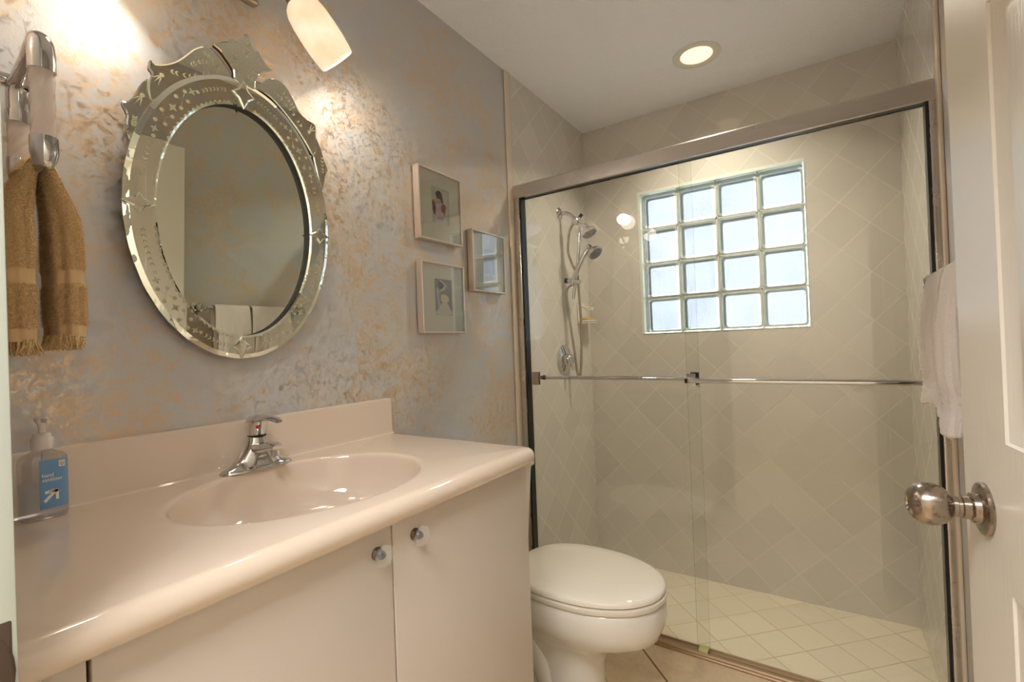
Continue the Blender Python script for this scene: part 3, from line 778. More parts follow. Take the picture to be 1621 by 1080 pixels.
# local frame: x = away from wall, y = along wall, z = up
AY, AZ = 0.2325, 0.328; IY, IZ = 0.1755, 0.2700; ICZ = -0.004
def ering(bm, ay, az, x, n=128, cz=0.0, rough=0.0):
    o = []
    for k in range(n):
        a = 2*PI*k/n; s_ = 1+rough*math.sin(a*26)+rough*0.6*math.sin(a*41+1)
        o.append(bm.verts.new((x, ay*s_*math.cos(a), cz+az*s_*math.sin(a))))
    return o
b = NB()
loft(b, [ering(b, AY-0.012, AZ-0.012, -0.016), ering(b, AY-0.004, AZ-0.004, -0.004), ering(b, AY-0.004, AZ-0.004, -0.001)])
link_obj('backing_board', b, M['backing'], mir, local=True)
b = NB(); f = b.faces.new(ering(b, IY+0.010, IZ+0.010, 0.0006, cz=ICZ)); link_obj('centre_mirror', b, M['mirror'], mir, local=True)
b = NB()
R_ = [ering(b, IY, IZ, 0.001, cz=ICZ), ering(b, IY, IZ, 0.0135, cz=ICZ)]
for k in range(128): b.faces.new((R_[0][k], R_[0][(k+1) % 128], R_[1][(k+1) % 128], R_[1][k]))
link_obj('inner_edge', b, M['backing'], mir, local=True)
b = NB()
R_ = [ering(b, IY, IZ, 0.0135, cz=ICZ), ering(b, IY+0.0045, IZ+0.0045, 0.0165, cz=ICZ, rough=0.0015), ering(b, AY-0.010, AZ-0.010, 0.0165), ering(b, AY, AZ, 0.0125, rough=0.0012), ering(b, AY, AZ, 0.0095, rough=0.0012), ering(b, AY-0.003, AZ-0.003, -0.001)]
for q, (A, B) in enumerate(zip(R_, R_[1:])):
    for k in range(128): b.faces.new((A[k], A[(k+1) % 128], B[(k+1) % 128], B[k])).material_index = [1, 0, 1, 2, 3][q]
band = link_obj('mirrored_border', b, [M['mirror_band'], M['mirror_bevel'], M['glass_rim'], M['backing']], mir, 15, local=True)
# scalloped notches along the inner rim
b = NB()
for k in range(112):
    a = 2*PI*k/112
    if abs((math.degrees(a)+45) % 90-45) < 7: continue
    da = PI/112*0.8
    def ip(a_, o_): return ((IY+o_)*math.cos(a_), ICZ+(IZ+o_)*math.sin(a_))
    pts_ = [ip(a-da, 0.0048), ip(a-da*0.5, 0.0075), ip(a, 0.0088), ip(a+da*0.5, 0.0075), ip(a+da, 0.0048)]
    prism(b, pts_, 'x', 0.0163, 0.0170)
merge_into(band, b, M['etch'])
# engraved sprigs
def leaf(bm, y, z, ang_, L_, w_, x0=0.0165):
    c, s = math.cos(ang_), math.sin(ang_)
    pts_ = [(0, 0), (L_*0.35, w_), (L_, 0), (L_*0.35, -w_)]
    prism(bm, [(y+p[0]*c-p[1]*s, z+p[0]*s+p[1]*c) for p in pts_], 'x', x0, x0+0.0004)
def dot(bm, y, z, r_, x0=0.0165, n=10): prism(bm, [(y+r_*math.cos(2*PI*k/n), z+r_*math.sin(2*PI*k/n)) for k in range(n)], 'x', x0, x0+0.0004)
b = NB()
def bandp(deg, o_=0.0):
    a = math.radians(deg); my, mz = (AY+IY)/2+o_, (AZ+IZ)/2+o_
    return my*math.cos(a), mz*math.sin(a)-0.002, math.atan2(mz*math.cos(a), -my*math.sin(a))
for base in (0, 90, 180, 270):
    for mirror_s in (1, -1):
        for k in range(7):
            dg = base+mirror_s*(10+k*2.3); y, z, tg = bandp(dg)
            if mirror_s < 0: tg += PI
            leaf(b, y, z, tg+0.6, 0.0085, 0.0016); leaf(b, y, z, tg-0.6, 0.0085, 0.0016)
        y, z, tg = bandp(base+mirror_s*28); dot(b, y, z, 0.0038)
        y, z, tg = bandp(base+mirror_s*31, 0.004)
        for q in range(4): leaf(b, y, z, tg+q*PI/2, 0.0085, 0.0022)
        for q, (dd, oo) in enumerate(((34.5, 0.010), (36, -0.008), (40, 0.011), (41.5, -0.010))):
            y, z, tg = bandp(base+mirror_s*dd, oo); dot(b, y, z, 0.0042)
            y2, z2, _ = bandp(base+mirror_s*38, 0.0)
            a2 = math.atan2(z2-z, y2-y); L2 = math.hypot(y2-y, z2-z); leaf(b, y, z, a2, L2, 0.0006)
    y, z, tg = bandp(base+45)
    for q in range(4): leaf(b, y, z, tg+q*PI/2, 0.010, 0.0028)
    dot(b, y, z, 0.003)
merge_into(band, b, M['etch'])
# crest plates (outline measured on the wall plane)
PL = {
 'L2': [(0.3677, 1.708), (0.3767, 1.7132), (0.3875, 1.7272), (0.3988, 1.7545), (0.4129, 1.7737), (0.4122, 1.7504), (0.4177, 1.7304), (0.4180, 1.712), (0.406, 1.690), (0.3962, 1.6650), (0.3825, 1.6374), (0.3763, 1.6496), (0.3751, 1.6713), (0.3761, 1.6875)],
 'L1': [(0.4177, 1.7304), (0.4122, 1.7504), (0.4141, 1.7709), (0.4193, 1.7864), (0.4129, 1.7966), (0.4167, 1.8132), (0.4234, 1.8074), (0.4391, 1.8138), (0.4599, 1.8286), (0.4785, 1.8494), (0.4978, 1.8745), (0.5174, 1.8906), (0.5306, 1.8943), (0.5437, 1.8881), (0.5637, 1.87), (0.5788, 1.847), (0.5558, 1.8360), (0.5219, 1.8222), (0.4895, 1.8008), (0.4584, 1.7728), (0.4374, 1.7471)],
 'C': [(0.5375, 1.9032), (0.5514, 1.9156), (0.569, 1.9264), (0.5763, 1.9364), (0.5888, 1.9352), (0.6021, 1.9546), (0.6129, 1.9678), (0.6178, 1.9568), (0.6276, 1.9347), (0.6392, 1.9365), (0.6504, 1.9222), (0.664, 1.9107), (0.676, 1.907), (0.6534, 1.894), (0.6392, 1.8798), (0.6308, 1.8605), (0.6284, 1.8420), (0.6095, 1.8405), (0.5833, 1.8438), (0.5794, 1.8661), (0.5641, 1.8851), (0.5508, 1.897)],
 'R1': [(0.6329, 1.8653), (0.6446, 1.8653), (0.663, 1.8824), (0.6857, 1.8913), (0.7107, 1.885), (0.7315, 1.8607), (0.7483, 1.8338), (0.7707, 1.8211), (0.7941, 1.8167), (0.7965, 1.7916), (0.7967, 1.7613), (0.7885, 1.7309), (0.7646, 1.7589), (0.7383, 1.7878), (0.7054, 1.8166), (0.6737, 1.838), (0.648, 1.8463), (0.6305, 1.8476)],
 'R2': [(0.7976, 1.7833), (0.8113, 1.7616), (0.8247, 1.7262), (0.834, 1.7068), (0.8283, 1.6919), (0.8224, 1.6683), (0.8173, 1.6406), (0.8069, 1.660), (0.7964, 1.7007), (0.7889, 1.7314), (0.7966, 1.7569)]}
def inset(pts, d_):
    n_ = len(pts); out = []; area2 = sum(pts[i][0]*pts[(i+1) % n_][1]-pts[(i+1) % n_][0]*pts[i][1] for i in range(n_)); sg = 1 if area2 > 0 else -1
    for i in range(n_):
        p0, p1, p2 = Vector(pts[i-1]), Vector(pts[i]), Vector(pts[(i+1) % n_])
        e1, e2 = (p1-p0), (p2-p1)
        if e1.length < 1e-7 or e2.length < 1e-7: out.append(pts[i]); continue
        e1.normalize(); e2.normalize(); n1, n2 = Vector((-e1.y, e1.x))*sg, Vector((-e2.y, e2.x))*sg
        m_ = (n1+n2); m_ = m_/max(0.5, m_.length_squared/2)*1.0 if m_.length > 0.2 else n1
        m_ = m_ if m_.length < 1.3 else m_.normalized()*1.3
        q = p1+m_*d_; out.append((q.x, q.y))
    return out
def plate(name, pts, xb, parent, th=0.004, bev=0.0028, sub=3, mats=None):
    o = [(p[0]-MY, p[1]-MZ) for p in pts]
    if sub > 1: o = smooth2d(o, sub)
    i_ = inset(o, bev); bm = NB()
    A = [bm.verts.new((xb-0.010, p[0], p[1])) for p in i_]; B = [bm.verts.new((xb, p[0], p[1])) for p in o]
    C_ = [bm.verts.new((xb+th*0.6, p[0], p[1])) for p in o]; D = [bm.verts.new((xb+th, p[0], p[1])) for p in i_]
    n_ = len(o)
    for k in range(n_):
        bm.faces.new((A[k], A[(k+1) % n_], B[(k+1) % n_], B[k])).material_index = 3
        bm.faces.new((B[k], B[(k+1) % n_], C_[(k+1) % n_], C_[k])).material_index = 2
        bm.faces.new((C_[k], C_[(k+1) % n_], D[(k+1) % n_], D[k])).material_index = 1
    bm.faces.new(D).material_index = 0; bm.faces.new(A).material_index = 3
    return link_obj(name, bm, mats or [M['mirror_band'], M['mirror_bevel'], M['glass_rim'], M['backing']], parent, 15, local=True)
crests = {}
for key in ('L2', 'R2', 'L1', 'R1', 'C'):
    xb = {'L2': 0.0068, 'R2': 0.0068, 'L1': 0.0085, 'R1': 0.0085, 'C': 0.0118}[key]
    mm = [M['mirror_band'], M['mirror_bevel'], M['glass_rim'], M['red_backing'] if key == 'C' else M['backing']]
    crests[key] = (plate('crest_plate', PL[key], xb, mir, mats=mm, bev=0.0016 if key == 'C' else 0.0024), xb+0.004)
def sprig(bm, pts, x0, n=9, L_=0.0085, w_=0.0017):
    P = smooth_path([(p[0]-MY, p[1]-MZ, 0) for p in pts], 12)
    for k in range(n):
        i_ = int((k+0.5)/n*(len(P)-2)); p = P[i_]; d_ = P[i_+1]-p; a = math.atan2(d_.y, d_.x)
        leaf(bm, p.x, p.y, a+0.65, L_, w_, x0); leaf(bm, p.x, p.y, a-0.65, L_, w_, x0)
def fan(bm, y, z, a0, x0, L_=0.026):
    for q in (-0.35, 0, 0.35): leaf(bm, y-MY, z-MZ, a0+q, L_, 0.0011, x0)
    dot(bm, y-MY, z-MZ, 0.0045, x0)
for key, sp_list, fans in (
    ('L2', [[(0.386, 1.665), (0.389, 1.688)]], [(0.402, 1.735, -2.1)]),
    ('L1', [[(0.45, 1.805), (0.49, 1.812), (0.535, 1.840)], [(0.49, 1.835), (0.515, 1.855), (0.548, 1.858)], [(0.515, 1.878), (0.530, 1.870), (0.553, 1.852)]], [(0.436, 1.790, -2.2)]),
    ('C', [[(0.588, 1.862), (0.582, 1.905)], [(0.612, 1.858), (0.628, 1.880), (0.643, 1.905)], [(0.600, 1.900), (0.612, 1.920), (0.612, 1.945)]], []),
    ('R1', [[(0.755, 1.795), (0.72, 1.830), (0.685, 1.855)], [(0.735, 1.835), (0.700, 1.868)]], [(0.775, 1.790, 0.9)]),
    ('R2', [[(0.818, 1.69), (0.814, 1.74)]], [])):
    ob, x0 = crests[key]; b = NB()
    for s_ in sp_list: sprig(b, s_, x0, 7 if len(s_) > 2 else 5)
    for f_ in fans: fan(b, f_[0], f_[1], f_[2], x0)
    merge_into(ob, b, M['etch'])
def star(cy, cz, ry, rz, ang_):
    pts_ = []
    for k in range(4):
        a = ang_+k*PI/2; rr = ry if k % 2 == 0 else rz
        pts_.append((rr*math.cos(a), rr*math.sin(a)))
        a2 = a+PI/4; r2 = min(ry, rz)*0.62; pts_.append((r2*math.cos(a2), r2*math.sin(a2)))
    return [(cy+p[0], cz+p[1]) for p in pts_]
for cy, cz, ry, rz in ((0.600, 1.8145, 0.027, 0.034), (0.391, 1.5155, 0.030, 0.022), (0.5900, 1.220, 0.023, 0.028), (0.800, 1.5165, 0.030, 0.022)):
    plate('diamond_boss', star(cy, cz, ry, rz, 0), 0.0165, mir, th=0.005, bev=0.004, sub=1)

# ------------------------------------------------------------------ three framed pictures
def prismf(bm, pts, x): bm.faces.new([bm.verts.new((x, p[0], p[1])) for p in pts])
def picture(label, y0, y1, z0, z1, kind):
    t = thing('picture_frame', label, 'picture', (0.0, (y0+y1)/2, (z0+z1)/2), group='framed pictures on the faux painted wall')
    D = 0.032; e = 0.0065
    b = NB()
    for a0, a1, c0, c1 in ((y0, y1, z0, z0+e), (y0, y1, z1-e, z1), (y0, y0+e, z0+e, z1-e), (y1-e, y1, z0+e, z1-e)): box(b, 0.004, D, a0, a1, c0, c1, 0.001, 1)
    link_obj('frame', b, M['frame'], t)
    b = NB(); box(b, 0.0005, 0.004, y0+0.004, y1-0.004, z0+0.004, z1-0.004); link_obj('backing_board', b, M['backing'], t)
    cy, cz = (y0+y1)/2+0.002, (z0+z1)/2+0.004; w_, h_ = (0.047, 0.066) if kind != 2 else (0.035, 0.050)
    b = NB(); x = 0.0245
    for a0, a1, c0, c1 in ((y0+e, cy-w_, z0+e, z1-e), (cy+w_, y1-e, z0+e, z1-e), (cy-w_, cy+w_, z0+e, cz-h_), (cy-w_, cy+w_, cz+h_, z1-e)): box(b, 0.004, x, a0, a1, c0, c1)
    link_obj('mat', b, M['mat_board'] if kind == 0 else M['mat_white'], t)
    pal = {0: (176, 182, 174), 1: (112, 124, 142), 2: (176, 192, 214)}[kind]
    b = NB(); box(b, 0.0042, x-0.0015, cy-w_, cy+w_, cz-h_, cz+h_)
    pn = NT('painting_ground'); P = pn.obj(); q = pn.noise(P, 40, 4, 0.6, 0.5)
    pn.prin(pn.mix(pn.ramp(q, 0.3, 0.7), lin(pal), lin([min(255, c_*1.12) for c_ in pal])), 0.6)
    art = link_obj('print', b, pn.m, t)
    X = x-0.0012
    def blob(pts_, rgb, nm, k=0, sub=4):
        bm = NB(); prismf(bm, smooth2d([(cy+p[0]*w_, cz+p[1]*h_) for p in pts_], sub), X+k*0.0002)
        link_obj(nm, bm, simple(nm+'_paint', rgb, 0.6), art)
    if kind == 0:
        blob([(-.55, -.98), (.62, -.98), (.45, -.55), (-.5, -.55)], (214, 208, 212), 'skirt')
        blob([(-.52, .10), (-.2, .22), (.15, .22), (.42, .08), (.38, -.5), (.3, -.75), (-.45, -.72), (-.48, -.3)], (196, 176, 198), 'pale_top', 1)
        blob([(-.93, .15), (-.72, .28), (-.55, -.1), (-.62, -.5), (-.80, -.5), (-.9, -.2)], (98, 48, 38), 'left_arm', 2)
        blob([(.06, -.1), (.15, .12), (.35, .18), (.62, .10), (.55, -.25), (.42, -.5), (.34, -.3), (.15, -.3)], (136, 74, 44), 'right_arm', 2)
        blob([(-.6, .25), (-.4, .42), (-.1, .42), (.5, .22), (.85, .05), (.8, -.02), (.4, .10), (.1, .22), (-.25, .15), (-.5, .12)], (204, 158, 122), 'shoulders', 1)
        blob([(-.45, .5), (-.5, .72), (-.2, .86), (.12, .80), (.28, .55), (.36, .30), (.22, .18), (.02, .34), (-.15, .42), (-.32, .40)], (62, 40, 36), 'dark_hair', 3)
    elif kind == 1:
        blob([(-.95, -.95), (.9, -.95), (.7, -.62), (.45, -.35), (.2, -.25), (-.25, -.35), (-.55, -.6)], (196, 204, 190), 'pale_skirt', 1)
        blob([(-.7, .55), (-.5, .28), (-.55, -.05), (-.42, -.5), (-.62, -.6), (-.75, -.1), (-.82, .3)], (176, 184, 204), 'pale_figure', 1)
        blob([(-.45, .95), (-.1, .9), (.35, .68), (.2, .45), (-.3, .30), (-.55, .3), (-.2, .45), (.1, .66), (-.15, .80)], (190, 184, 192), 'raised_arm', 2)
        blob([(-.5, .85), (-.2, .80), (.05, .68), (-.05, .5), (-.35, .45), (-.55, .6)], (34, 52, 104), 'dark_head', 1)
        blob([(-.35, -.05), (-.25, .12), (.15, .16), (.5, .05), (.62, -.12), (.45, -.26), (.0, -.3), (-.3, -.22)], (210, 208, 178), 'pale_flower', 3)
    else:
        blob([(-.6, -.7), (.5, -.7), (.6, -.1), (.3, .5), (-.3, .6), (-.65, .0)], (190, 206, 226), 'pale_wash', 1)
    b = NB(); box(b, 0.0285, 0.0300, y0+e*0.8, y1-e*0.8, z0+e*0.8, z1-e*0.8); link_obj('glass_pane', b, M['pic_glass'], t)
picture('framed print of a dark-haired figure seen from behind, upper left of three', 1.216, 1.450, 1.586, 1.846, 0)
picture('framed print of a blue and white figure, lowest of three', 1.216, 1.450, 1.251, 1.508, 1)
picture('framed pale print reflecting the window, nearest the shower', 1.510, 1.739, 1.421, 1.672, 2)

# ------------------------------------------------------------------ vanity light
vl = thing('vanity_light', 'brushed nickel wall light with frosted glass shades above the mirror', 'wall light', (0, 0.61, 2.13))
b = NB(); box(b, 0.0, 0.022, 0.545, 0.675, 2.088, 2.178, 0.008, 3); link_obj('backplate', b, M['nickel'], vl)
for sg, yl in ((-1, 0.508), (1, 0.714)):
    dirv = Vector((0.12, 0.66*sg, -0.74)).normalized()
    s0 = Vector((0.118, yl, 2.088))
    b = NB(); tube(b, [(0.018, 0.61+sg*0.035, 2.13), (0.060, 0.61+sg*0.040, 2.135), (0.100, 0.61+sg*0.050, 2.120), tuple(s0-dirv*0.020)], 0.008, 16, 8); link_obj('arm', b, M['nickel'], vl)
    b = NB(); lathe(b, [(0.006, -0.050), (0.012, -0.046), (0.019, -0.025), (0.025, -0.004), (0.0265, 0.006)], s0, dirv, 32); link_obj('fitter', b, M['nickel'], vl)
    b = NB(); prof = [(0.025, 0.0), (0.038, 0.010), (0.0455, 0.026), (0.0495, 0.050), (0.0515, 0.085), (0.0515, 0.115), (0.0495, 0.140), (0.0475, 0.156), (0.046, 0.1565), (0.0465, 0.150), (0.0490, 0.120), (0.048, 0.08), (0.042, 0.03), (0.030, 0.010)]
    lathe(b, prof, s0, dirv, 48, caps=False)
    sh = link_obj('glass_shade', b, M['shade'], vl, 60)
    b = NB(); lathe(b, [(0.010, 0.0), (0.013, 0.03), (0.022, 0.06), (0.026, 0.085), (0.020, 0.108), (0.001, 0.114)], s0, dirv, 24); link_obj('bulb', b, M['bulb'], sh)
    m_ = s0+dirv*0.150
    area('vanity_lamp_glow', m_, m_+dirv, 0.085, 1.25, (1.0, 0.88, 0.74))
    pl_d = bpy.data.lights.new('vanity_bulb', 'POINT'); pl_d.energy = 0.5; pl_d.color = (1.0, 0.88, 0.73); pl_d.shadow_soft_size = 0.045
    po = bpy.data.objects.new('vanity_bulb', pl_d); COL.objects.link(po); po.location = s0+dirv*0.19+Vector((0.03, 0, 0))

# ------------------------------------------------------------------ recessed shower light
LX, LY = 0.756, 2.262
rl = thing('recessed_light', 'round recessed ceiling light glowing warm over the shower', 'ceiling light', (LX, LY, ZC))
b = NB(); lathe(b, [(0.072, -0.004), (0.078, -0.006), (0.096, -0.006), (0.101, -0.003), (0.102, 0.0)], (LX, LY, ZC), (0, 0, 1), 64, caps=False)
lathe(b, [(0.072, -0.004), (0.067, 0.0)], (LX, LY, ZC), (0, 0, 1), 64, caps=False); link_obj('trim_ring', b, M['white_paint'], rl)
b = NB(); lathe(b, [(0.001, -0.0025), (0.040, -0.0020), (0.068, -0.0008)], (LX, LY, ZC), (0, 0, 1), 48, caps=False); link_obj('lens', b, M['can_lens'], rl)
area('recessed_glow', (LX, LY, ZC-0.008), (LX, LY, 0), 0.13, 7.5, (1.0, 0.91, 0.74), spread=2.25)
# invented housing and glowing panel for the added hall fill light
hl = thing('hall_fill_panel', 'added rectangular fill light on the hall ceiling, unseen behind the camera', 'ceiling light', (0.95, -0.42, ZC))
b = NB(); box(b, 0.48, 1.42, -0.62, -0.22, ZC-0.06, ZC, 0.01, 2); link_obj('housing', b, M['white_paint'], hl)
b = NB(); box(b, 0.51, 1.39, -0.59, -0.25, ZC-0.066, ZC-0.06); link_obj('lens', b, M['hall_fill_lens'], hl)

# ------------------------------------------------------------------ shower enclosure
se = thing('shower_enclosure', 'chrome framed sliding glass shower enclosure across the room', 'shower door', (W/2, 1.88, 0))
HZ0, HZ1 = 1.872, 1.934
b = NB(); prism(b, [(1.856, HZ0+0.002), (1.856, HZ1-0.006), (1.862, HZ1), (1.905, HZ1), (1.911, HZ1-0.006), (1.911, HZ0+0.002), (1.905, HZ0), (1.903, HZ0), (1.903, HZ0+0.03), (1.864, HZ0+0.03), (1.864, HZ0), (1.858, HZ0)], 'x', 0.010, W-0.005)
link_obj('header_rail', b, M['alu'], se, 30)
b = NB(); box(b, 0.034, W-0.031, 1.8655, 1.9015, HZ0+0.004, HZ0+0.028); link_obj('header_channel', b, M['dark_metal'], se)
b = NB()
prism(b, [(1.853, 0.0), (1.853, 0.006), (1.856, 0.009), (1.856, 0.015), (1.859, 0.020), (1.866, 0.020), (1.866, 0.014), (1.898, 0.014), (1.898, 0.020), (1.906, 0.020), (1.908, -0.002), (1.900, -0.002), (1.9, 0.0)], 'x', 0.010, W-0.005)
link_obj('bottom_track', b, simple('brown_gold_track', (176, 150, 120), 0.35, 0.5), se, 30)
for s_ in (0, 1):
    xa, xb_ = (0.010, 0.040) if s_ == 0 else (1.474, W-0.005)
    b = NB(); box(b, xa, xb_, 1.858, 1.908, 0.018, HZ0+0.002, 0.003, 2); link_obj('side_jamb', b, M['alu'], se)
    b = NB(); xc = 0.040 if s_ == 0 else 1.4665
    box(b, xc, xc+0.0075, 1.864, 1.902, 0.030, HZ0+0.002); link_obj('jamb_gasket', b, M['dark_metal'], se)
def pane(x0, x1, y0, y1, z0, z1):
    bm = NB(); box(bm, x0, x1, y0, y1, z0, z1)
    bm.faces.ensure_lookup_table()
    for f in bm.faces:
        f.normal_update(); f.material_index = 0 if abs(f.normal.y) > 0.9 else 1
    return bm
# outer right panel
b = pane(0.752, 1.470, 1.868, 1.874, 0.022, HZ0+0.006); pr_ = link_obj('glass_panel', b, [M['glass'], M['glass_edge']], se)
b = NB(); tube(b, [(0.768, 1.832, 1.040), (1.45, 1.832, 1.040)], 0.0085, 20, 0); link_obj('towel_bar', b, M['chrome'], pr_)
for x in (0.768, 1.450):
    b = NB(); box(b, x-0.016, x+0.016, 1.8625, 1.868, 1.016, 1.064, 0.001, 1); box(b, x-0.009, x+0.009, 1.828, 1.864, 1.030, 1.050, 0.003, 2); link_obj('bracket', b, M['chrome'], pr_)
b = NB(); cyl(b, (0.754, 1.832, 1.040), (0.760, 1.832, 1.040), 0.0088, 20); link_obj('end_cap', b, M['black_rubber'], pr_)
# inner left panel
b = pane(0.050, 0.792, 1.890, 1.896, 0.022, HZ0+0.006); pl_ = link_obj('glass_panel', b, [M['glass'], M['glass_edge']], se)
b = NB(); tube(b, [(0.100, 1.934, 1.040), (0.782, 1.934, 1.040)], 0.0085, 20, 0); link_obj('towel_bar', b, M['chrome'], pl_)
for x in (0.078, 0.775):
    b = NB(); box(b, x-0.016, x+0.016, 1.896, 1.902, 1.010, 1.068, 0.001, 1); box(b, x-0.009, x+0.009, 1.900, 1.938, 1.030, 1.050, 0.003, 2); link_obj('bracket', b, M['chrome'], pl_)
b = NB(); box(b, 0.060, 0.092, 1.884, 1.890, 1.010, 1.068, 0.001, 1); link_obj('bracket_plate', b, M['nickel'], pl_)
b = NB(); lathe(b, [(0.011, 0), (0.010, 0.012), (0.003, 0.036)], (0.090, 1.934, 1.040), (1, 0, 0), 16); link_obj('bumper', b, M['black_rubber'], pl_)
b = NB(); box(b, 0.755, 0.789, 1.862, 1.898, 0.018, 0.030, 0.002, 2); link_obj('bottom_guide', b, simple('yellowed_guide', (206, 200, 140), 0.3), se)
b = NB(); lathe(b, [(0.004, 0), (0.004, 0.004)], (0.031, 1.858, 1.62), (0, -1, 0), 12); link_obj('screw', b, M['chrome'], se)

# ------------------------------------------------------------------ shower fixtures
sy = 2.33
sh = thing('shower_head_set', 'chrome shower arm with fixed head and hand shower on hose', 'shower head', (0.004, sy, 1.90))
b = NB(); lathe(b, [(0.033, 0), (0.033, 0.003), (0.026, 0.009), (0.013, 0.013)], (0.004, 2.326, 1.903), (1, 0, 0), 32); link_obj('flange', b, M['chrome'], sh)
b = NB(); tube(b, [(0.006, sy, 1.903), (0.040, sy, 1.901), (0.072, sy, 1.883), (0.094, sy, 1.858)], 0.0105, 18, 8); link_obj('shower_arm', b, M['chrome'], sh)
b = NB(); lathe(b, [(0.014, 0), (0.019, 0.004), (0.019, 0.034), (0.014, 0.042)], (0.088, sy, 1.864), (0.42, 0, -0.62), 24); lathe(b, [(0.011, 0), (0.011, 0.026), (0.008, 0.030)], (0.105, sy, 1.842), (0.6, 0, 0.62), 18); lathe(b, [(0.010, 0), (0.010, 0.022)], (0.098, sy, 1.842), (-0.75, 0, -0.3), 18)
link_obj('diverter', b, M['chrome'], sh)
b = NB(); cyl(b, (0.123, sy, 1.862), (0.138, sy, 1.878), 0.010, 16); link_obj('diverter_knob', b, M['dark_metal'], sh)
def head(name, c, d, R_, parent):
    d = Vector(d).normalized(); c = Vector(c)
    bm = NB(); lathe(bm, [(0.010, -0.062), (0.014, -0.048), (0.016, -0.036), (R_*0.62, -0.024), (R_*0.9, -0.013), (R_, -0.004), (R_, 0.003), (R_*0.94, 0.006)], c, d, 40)
    h_ = link_obj(name, bm, M['chrome'], parent)
    bm = NB(); lathe(bm, [(R_*0.90, 0.0055), (R_*0.86, 0.0085), (R_*0.45, 0.0095), (0.001, 0.0095)], c, d, 40)
    _, u, v = frame_axes(d)
    for ring_r, m2 in ((R_*0.74, 18), (R_*0.52, 12), (R_*0.28, 7)):
        for k in range(m2):
            a = 2*PI*k/m2; p = c+d*0.009+(u*math.cos(a)+v*math.sin(a))*ring_r
            lathe(bm, [(0.0022, 0), (0.0016, 0.003)], p, d, 8)
    f_ = link_obj('spray_face', bm, simple('grey_spray_face', (120, 122, 124), 0.3, 0.5), h_)
    return h_
head('fixed_head', (0.176, sy, 1.772), (0.42, -0.05, -0.75), 0.043, sh)
b = NB(); tube(b, [(0.108, sy, 1.838), (0.128, sy, 1.822), (0.152, sy, 1.812)], 0.011, 16, 6); link_obj('ball_joint', b, M['chrome'], sh)
hh = head('hand_shower', (0.200, sy+0.01, 1.664), (0.55, -0.1, -0.62), 0.043, sh)
b = NB(); tube(b, [(0.062, sy, 1.508), (0.085, sy, 1.555), (0.120, sy+0.003, 1.628), (0.155, sy+0.008, 1.682), (0.180, sy+0.01, 1.690)], 0.012, 18, 8, rads=[0.0105, 0.013, 0.0145, 0.013, 0.012]); link_obj('handle', b, M['chrome'], hh)
b = NB(); tube(b, [(0.118, sy+0.012, 1.835), (0.105, sy+0.014, 1.70), (0.085, sy+0.014, 1.56), (0.062, sy+0.010, 1.43)], 0.0085, 16, 6); link_obj('wand_bracket_pole', b, M['chrome'], sh)
b = NB(); cyl(b, (0.040, sy, 1.533), (0.112, sy, 1.519), 0.0125, 20); lathe(b, [(0.017, 0), (0.017, 0.02)], (0.066, sy, 1.520), (0.1, 0, 0.3), 20); link_obj('holder', b, M['chrome'], sh)
b = NB(); cyl(b, (0.024, sy, 1.536), (0.041, sy, 1.533), 0.014, 20); link_obj('holder_knob', b, M['black_rubber'], sh)
b = NB(); tube(b, [(0.086, sy, 1.836), (0.062, sy, 1.800), (0.050, sy, 1.74), (0.048, sy, 1.685), (0.058, sy+0.01, 1.635), (0.074, sy+0.014, 1.596), (0.090, sy+0.02, 1.56), (0.092, sy+0.02, 1.49), (0.094, sy+0.03, 1.306), (0.086, sy+0.035, 1.137), (0.078, sy+0.035, 1.035), (0.068, sy+0.034, 1.008), (0.058, sy+0.032, 1.040), (0.050, sy+0.028, 1.137), (0.036, sy+0.012, 1.309), (0.028, sy, 1.44), (0.036, sy, 1.49), (0.062, sy, 1.508)], 0.0062, 12, 26, ribs=0.07); link_obj('hose', b, M['nickel'], sh)
va = thing('shower_valve', 'round chrome shower mixing valve below the hand shower', 'shower valve', (0.004, 2.318, 1.104))
b = NB(); lathe(b, [(0.084, 0), (0.084, 0.002), (0.080, 0.005), (0.045, 0.013), (0.034, 0.015)], (0.004, 2.318, 1.104), (1, 0, 0), 48); link_obj('escutcheon', b, M['chrome'], va)
b = NB(); lathe(b, [(0.033, 0.012), (0.033, 0.040), (0.029, 0.046), (0.018, 0.052), (0.001, 0.054)], (0.004, 2.318, 1.104), (1, 0, 0), 32); tube(b, [(0.045, 2.318, 1.098), (0.054, 2.315, 1.075), (0.060, 2.312, 1.048)], 0.009, 14, 5, rads=[0.011, 0.009, 0.007]); link_obj('lever', b, M['chrome'], va)
# ceramic soap dish
sd = thing('soap_dish', 'white ceramic wall soap dish in the corner of the shower', 'soap dish', (0.004, 2.565, 1.31))
b = NB(); box(b, 0.004, 0.014, 2.500, 2.635, 1.300, 1.425, 0.004, 3); link_obj('back_plate', b, M['porcelain'], sd)
b = NB()
o0 = [(0.012, 2.508), (0.012, 2.627), (0.05, 2.627), (0.078, 2.605), (0.088, 2.567), (0.078, 2.530), (0.05, 2.508)]
prism(b, smooth2d(o0, 4), 'z', 1.306, 1.316); i0 = smooth2d(o0, 4)
for k in range(len(i0)):
    pass
tube(b, [(p[0], p[1], 1.318) for p in o0[1:]+[o0[0]]], 0.004, 8, 5); link_obj('tray', b, M['porcelain'], sd, 50)
b = NB(); tube(b, [(0.012, 2.515, 1.400), (0.045, 2.515, 1.398), (0.056, 2.520, 1.385), (0.058, 2.565, 1.385), (0.056, 2.610, 1.385), (0.045, 2.617, 1.398), (0.012, 2.617, 1.400)], 0.005, 10, 5); link_obj('washcloth_bar', b, M['porcelain'], sd)
